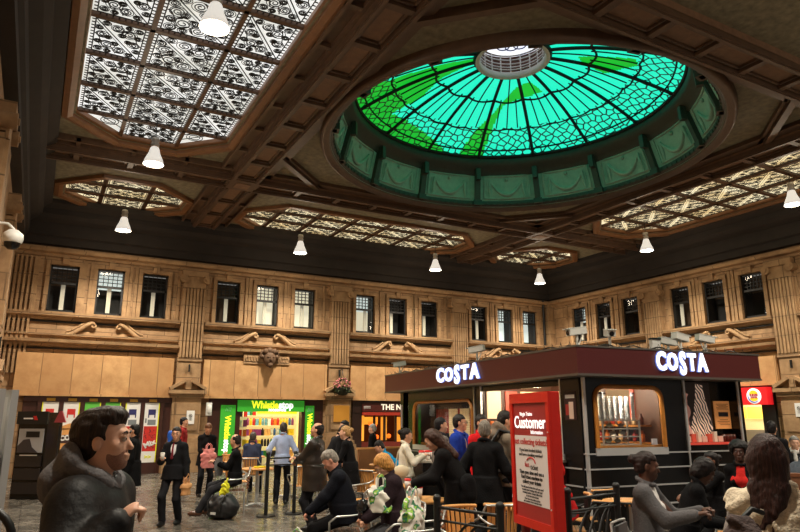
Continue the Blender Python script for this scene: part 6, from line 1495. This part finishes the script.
MB().box(-.06, .235, .09, .06, .25, .13).build('badge', PAPER, t)
F = Field(); F.ell((0, 0, .1), (.07, .05, .11)); F.cone((.0, 0, .18), (.03, 0, .27), .03, .012); F.cone((-.05, 0, .04), (-.1, 0, .0), .03, .02)
yb = F.mesh('carrier_bag', mat('bright yellow plastic', rgb(230, 226, 40), .35), .008, None, .012, 40); yb.location = at(229.5, 12.2, .43); tag(yb, 'crumpled yellow plastic bag on top of the black backpack', 'bag')
person(at(284, 14.35), turn(4), 'grey haired man in a pale blue shirt seen from behind at the shop', h=1.68, res=.011, sk=SK2, hair=('short', (70, 62, 58)), top=(170, 186, 222), bottom=(26, 26, 30), rh=(.3, .12, .92), lh=(-.3, .1, .95), collar=True)
p = at(254, 16.25); make_chair('bistro', p, turn(0), 'aluminium cafe chair under the person in dark blue at the back table'); person(p, turn(0), 'grey haired person in dark blue seated facing the shop shelves', h=1.7, sit=True, res=.013, sk=SK2, hair=('short', (88, 80, 74)), top=(60, 66, 90))
LC = mat('dark brown leather coat', rgb(42, 34, 28), .4, nscale=9, namt=.3, bump=.3, bscale=25)
person(at(316, 11.0), turn(82), 'stout man in a long dark brown leather coat looking to the left', h=1.70, res=.009, eyes=True, sk=SK2, hair=('bald', (40, 34, 32)), top=BLK, topm=LC, hem=.62, bulk=.028, belly=.07, rh=(-.06, .30, 1.13), lh=(.06, .32, 1.07), hyaw=0, hpitch=-8, rpole=(1, -.2, -.6), lpole=(-1, -.2, -.6), lean=-3)
# old man and blonde woman on the slatted chairs
p = at(347, 8.3); make_chair('slat', p, turn(98), 'slatted aluminium armchair under the grey haired man looking down')
person(p, turn(98), 'grey haired heavy man in a navy jacket seated looking down', h=1.66, sit=True, res=.0095, eyes=True, sk=skin(222, 158, 134), hair=('short', (150, 142, 132)), top=(22, 24, 32), bottom=(16, 15, 17), belly=.06, bulk=.02, lean=8, hunch=10, hpitch=34, rh=(.16, .34, .66), lh=(-.14, .44, .67), rf=(.14, .52, .085), lf=(-.14, .46, .085), opened=.02, shirt=(200, 190, 190), curl=1.0)
p = at(396, 7.75); make_chair('slat', p, turn(108), 'slatted aluminium armchair under the woman with ginger blonde hair'); make_chair('slat', at(417, 7.25), turn(88), 'brown slatted chair with white carrier bags on its seat')
person(p, turn(108), 'woman with short ginger blonde hair in a plum padded jacket seated looking down', h=1.58, sit=True, res=.0085, eyes=True, female=True, hair=('bob', (206, 148, 78)), top=(44, 32, 38), bottom=(76, 76, 80), bulk=.035, lean=6, hunch=8, hpitch=30, rh=(.18, .34, .66), lh=(-.12, .38, .68), rf=(.12, .5, .085), curl=1.0)
carrier(at(381, 7.55, .735), turn(20), .23, .17, .29, 'white carrier bag with green print on the lap of the blonde woman'); carrier(at(412, 7.22, .445), turn(60), .36, .2, .48, 'larger white carrier bag with green print on the brown slatted chair'); carrier(at(301, 7.55), turn(0), .32, .2, .46, 'white and green carrier bag in front of the shins of the grey haired man')
carrier(at(344, 7.35), turn(10), .28, .2, .42, 'white handled bag on the floor between the grey haired man and the blonde woman', mat('white bag with dark print', rgb(220, 216, 212), .5, nscale=20, namt=.3))
t = empty('handbag', at(364, 7.6, .72), turn(100), 'small shiny black handbag on the lap of the blonde woman', 'bag'); F = Field(); F.ell((0, 0, .08), (.11, .07, .08)); F.mesh('bag', mat('shiny black vinyl', rgb(26, 26, 28), .2), .008, t, .008, 40); MB().tube([(-.07, 0, .13), (-.03, 0, .21), (.04, 0, .21), (.08, 0, .13)], .008, 6).build('handle', BLACKM, t)
# around the kiosk
w_ = person(at(405, 11.2), turn(-84), 'woman in a long white cardigan with tied back hair at the tall counter', h=1.60, res=.0095, eyes=True, female=True, sk=SK2, hair=('bun', (36, 28, 26)), top=(226, 218, 200), hem=.82, bottom=(120, 130, 150), botm=bag_mat('white and blue patterned trousers', rgb(210, 214, 222), (rgb(50, 60, 90), rgb(90, 110, 150)), 14), rh=(.1, .30, 1.14), lh=(-.1, .30, 1.14), hpitch=8)
t = empty('handbag', at(401.5, 10.86, .82), turn(-84), 'cream shoulder bag at the side of the woman in the white cardigan', 'bag'); F = Field(); F.ell((0, 0, .1), (.05, .13, .1)); F.mesh('bag', mat('cream leather', rgb(222, 208, 176), .5), .011, t, .004); MB().tube([(0, -.1, .15), (.03, -.06, .4), (.06, 0, .5), (.03, .06, .4), (0, .1, .15)], .009, 6).build('strap', mat('cream leather', 0), t)
bw = person(at(452, 8.2), turn(84), 'woman in a black coat with long brown hair bending towards the beech table', h=1.74, res=.009, female=True, eyes=True, hair=('long', (66, 40, 30)), top=(19, 17, 18), hem=.55, lean=30, hpitch=20, rh=(.12, .48, .98), lh=(-.10, .46, .99), bulk=.02, py=-.12, curl=.9)
cup(hand(bw, -1, .09) + Vector((0, 0, -.05)), 'red lidded cup in the hand of the woman bending forward', 1.0, LIDR)
person(at(440, 10.85), turn(-70), 'dark haired person in a grey jacket with a scarf behind the bending woman', h=1.78, res=.011, sk=SK2, hair=('short', (30, 26, 28)), top=(120, 112, 106), scarf=(50, 48, 52), hyaw=-10)
person(at(459, 10.4), turn(-118), 'man with glasses in a bright blue jacket looking to the right', h=1.83, res=.0095, eyes=True, glasses=True, sk=SK2, hair=('short', (38, 32, 30)), top=(34, 62, 160), opened=.06, shirt=(186, 170, 150), bottom=(50, 52, 60), hyaw=18, scarf=None, bulk=.02, hem=.78)
person(at(481, 10.1), turn(-150), 'man in a bright red jacket standing behind the grey haired man in black', h=1.83, res=.011, eyes=True, sk=SK2, hair=('short', (36, 28, 26)), top=(206, 30, 34), bottom=(40, 40, 46), hyaw=10)
person(at(484, 8.6), turn(-28), 'grey haired man in a black suit seen from behind at the counter', h=1.74, res=.009, sk=SK2, hair=('short', (128, 120, 110)), top=(17, 17, 19), hem=.72, shirt=(230, 226, 222), bulk=.015, rh=(.28, .24, .98), lh=(-.27, .12, .98), hyaw=14)
t = empty('folded_coat', at(466, 7.95, .80), turn(-40), 'black coat draped over the arm of the grey haired man in the suit', 'coat'); F = Field(); F.ell((0, 0, .16), (.12, .07, .16)); F.cone((-.05, 0, .05), (-.1, 0, -.22), .07, .05, .05); F.cone((.05, 0, .05), (.04, 0, -.26), .06, .05, .05); F.mesh('coat', cloth(18, 17, 19), .011, t, .008); 
hm_ = person(at(503, 9.0), turn(-80), 'dark haired man in a grey brown hooded top facing the counter', h=1.87, res=.0095, eyes=True, sk=SK2, hair=('short', (34, 27, 24)), top=(130, 116, 100), bottom=(40, 42, 50), hood=(120, 106, 92), rh=(.16, .34, 1.05), hpitch=14)
t = empty('rucksack', hm_.location, turn(-80), 'black rucksack on the back of the man in the grey brown top', 'bag'); F = Field(); F.box((0, -.30, 1.22), (.15, .1, .22), rd=.07); F.mesh('bag', BLACKM, .013, t, .006)
for sx in (-1, 1): MB().tube([(sx * .1, -.22, 1.42), (sx * .125, -.1, 1.60), (sx * .13, .06, 1.56), (sx * .15, .165, 1.36), (sx * .17, .08, 1.12), (sx * .14, -.2, 1.05)], .02, 8).build('strap', BLACKM, t)
sp_ = kp(1.35, 1.55, .021); person((sp_.x, sp_.y, .021), KA + D2(120), 'kiosk worker in a pale yellow shirt behind the serving counter', h=1.74, res=.011, sk=SK2, hair=('short', (30, 26, 26)), top=(224, 220, 150), bottom=BLK, rh=(.16, .38, 1.1), lh=(-.16, .38, 1.1), hpitch=12)
p = at(563, 8.5); make_chair('wicker', p, turn(80), 'black barred chair mostly hidden behind the red notice board'); person(p, turn(80), 'seated person in a red hooded top partly hidden by the red notice board', h=1.66, sit=True, res=.011, sk=SK2, hair=('short', (40, 30, 28)), top=(186, 28, 30), lean=26, hood=(186, 28, 30), bottom=(90, 90, 96), hpitch=20)
# group at the right
p = at(640, 6.2); make_chair('grey', p, turn(-124), 'grey chair with chrome arms under the woman in the grey blazer')
person(p, turn(-124), 'woman in a grey blazer and white top seated facing right', h=1.76, sit=True, res=.0085, eyes=True, female=True, sk=SK3, hair=('bun', (44, 30, 28)), top=(96, 94, 96), opened=.11, shirt=(234, 230, 226), bottom=(88, 88, 94), rh=(.12, .43, .95), lh=(-.1, .43, .96), hpitch=8, bulk=.008, curl=.9, hyaw=18)
p = at(672, 6.85); make_chair('bistro', p, turn(-104), 'chair under the girl in black beside the woman in the blazer'); person(p, turn(-104), 'girl in black with short dark hair leaning forward beside the woman in the blazer', h=1.66, sit=True, res=.010, eyes=True, female=True, sk=SK3, hair=('bob', (30, 24, 24)), top=(15, 14, 16), bottom=(15, 14, 16), lean=20, hpitch=26, rh=(.12, .45, .74), lh=(-.1, .45, .74))
p = at(707, 8.1); make_chair('bistro', p, turn(96), 'chair under the small child facing left'); person(p, turn(96), 'small child in black with tied hair seated facing left', h=1.32, sit=True, seat=.56, res=.010, eyes=True, sk=skin(120, 78, 58), hair=('bun', (28, 22, 22)), top=(18, 17, 19), bottom=(17, 17, 19), rh=(.12, .34, .86), lh=(-.1, .36, .88), rf=(.1, .4, .1), lf=(-.1, .4, .1))
p = at(735, 8.9); make_chair('bistro', p, turn(150), 'chair under the woman in the red patterned top'); person(p, turn(150), 'woman with a rounded afro and a red patterned top under a black cardigan', h=1.74, sit=True, res=.009, eyes=True, female=True, sk=skin(80, 50, 40), hair=('afro', (24, 22, 22)), top=(15, 14, 16), opened=.08, shirt=(206, 44, 40), bottom=(30, 30, 32))
FUR = mat('cream sheepskin', rgb(232, 216, 190), .95, nscale=30, namt=.25, bump=1.0, bscale=45)
lw = person(at(763, 3.25), turn(-26), 'woman with long dark brown hair and a cream fleece vest seen from behind', h=1.69, res=.0065, female=True, hair=('longstraight', (58, 34, 30)), top=(150, 142, 138), vest=FUR, bottom=(50, 50, 58), hyaw=-10, lh=(-.26, .04, .84), rh=(.22, .16, .92))
t = empty('shoulder_bag', at(730, 3.0, .94), turn(-20), 'dark shaggy patterned bag at the side of the long haired woman', 'bag'); F = Field(); F.ell((0, 0, .17), (.095, .09, .24)); F.mesh('bag', mat('shaggy brown knit', rgb(76, 62, 60), .9, nscale=34, namt=.7, bump=1.0, bscale=40), .009, t, .012, 40); MB().tube([(.0, 0, .38), (.05, .05, .42), (.1, .1, .40)], .012, 6).build('strap', BLACKM, t)
p = at(791, 12.3); make_chair('bistro', p, turn(160), 'chair under the grey haired person with the white scarf'); person(p, turn(160), 'grey haired person in black with a white scarf seated at the right edge', h=1.72, sit=True, res=.011, sk=SK1, hair=('short', (150, 146, 140)), top=(34, 33, 36), scarf=(214, 210, 204))
p = at(786, 9.75); make_chair('bistro', p, turn(-80), 'chair under the person in the slate blue jacket'); person(p, turn(-80), 'person in a slate blue jacket seated beyond the long haired woman', h=1.72, sit=True, res=.011, hair=('short', (50, 40, 36)), top=(84, 90, 100), lean=24, bulk=.02)
person(at(770, 11.3), turn(-40), 'dark haired person in black standing before the burger counter', h=1.72, res=.012, sk=SK2, hair=('short', (26, 22, 22)), top=BLK, hem=.7)
person((XR + .8, 13.35, 0), D2(90), 'fair haired worker in dark uniform behind the burger counter', h=1.74, res=.013, hair=('short', (196, 150, 80)), top=(40, 38, 44))
# around the pub and the back of the hall
person(at(373, 17.3), turn(80), 'grey haired man in a dark coat in front of the amber pub window', h=1.62, res=.012, hair=('short', (170, 166, 160)), top=(20, 19, 20), hem=.7)
person(at(345, 15.2), turn(100), 'person in a black and red cap behind the blonde person in black', h=1.72, res=.013, hair=('short', (24, 22, 24)), top=(24, 21, 21))
person(at(352, 12.2), turn(80), 'person with fair tied back hair in a black coat and tan sleeves walking left', h=1.64, res=.010, female=True, hair=('bun', (190, 148, 96)), top=(17, 16, 18), hem=.6, lean=10, rh=(.16, .34, .95), lh=(-.14, .38, .96))
person(at(333, 14.2), turn(-60), 'dark haired person in black leaning over behind the man in the leather coat', h=1.72, res=.012, hair=('short', (28, 24, 24)), top=(19, 18, 20), lean=28, hpitch=30, py=-.1)
p = at(398, 13.9); make_chair('bistro', p, turn(100), 'chair under the person in the bright cyan jacket'); person(p, turn(100), 'person in a bright cyan jacket bending low near the pub', h=1.7, sit=True, res=.012, sk=SK2, hair=('short', (36, 30, 28)), top=(36, 150, 206), lean=34, hpitch=20)
person(at(136, 12.4), turn(100), 'dark figure in a long black coat behind the face of the young man', h=1.66, res=.011, sk=SK2, hair=('short', (24, 22, 22)), top=(15, 14, 16), hem=.55, bulk=.02)
# ------------------------------------------------------------------ world and view
w = bpy.data.worlds.new('world'); SC.world = w; w.use_nodes = True
w.node_tree.nodes['Background'].inputs[0].default_value = (1.0, .93, .85, 1); w.node_tree.nodes['Background'].inputs[1].default_value = .2
SC.view_settings.view_transform = 'Standard'; SC.view_settings.look = 'None'; SC.view_settings.exposure = 0.08; SC.view_settings.gamma = 1.0
SC.view_settings.use_curve_mapping = False
SC.cycles.use_denoising = True
SC.cycles.max_bounces = 6
SC.cycles.sample_clamp_indirect = 4.0
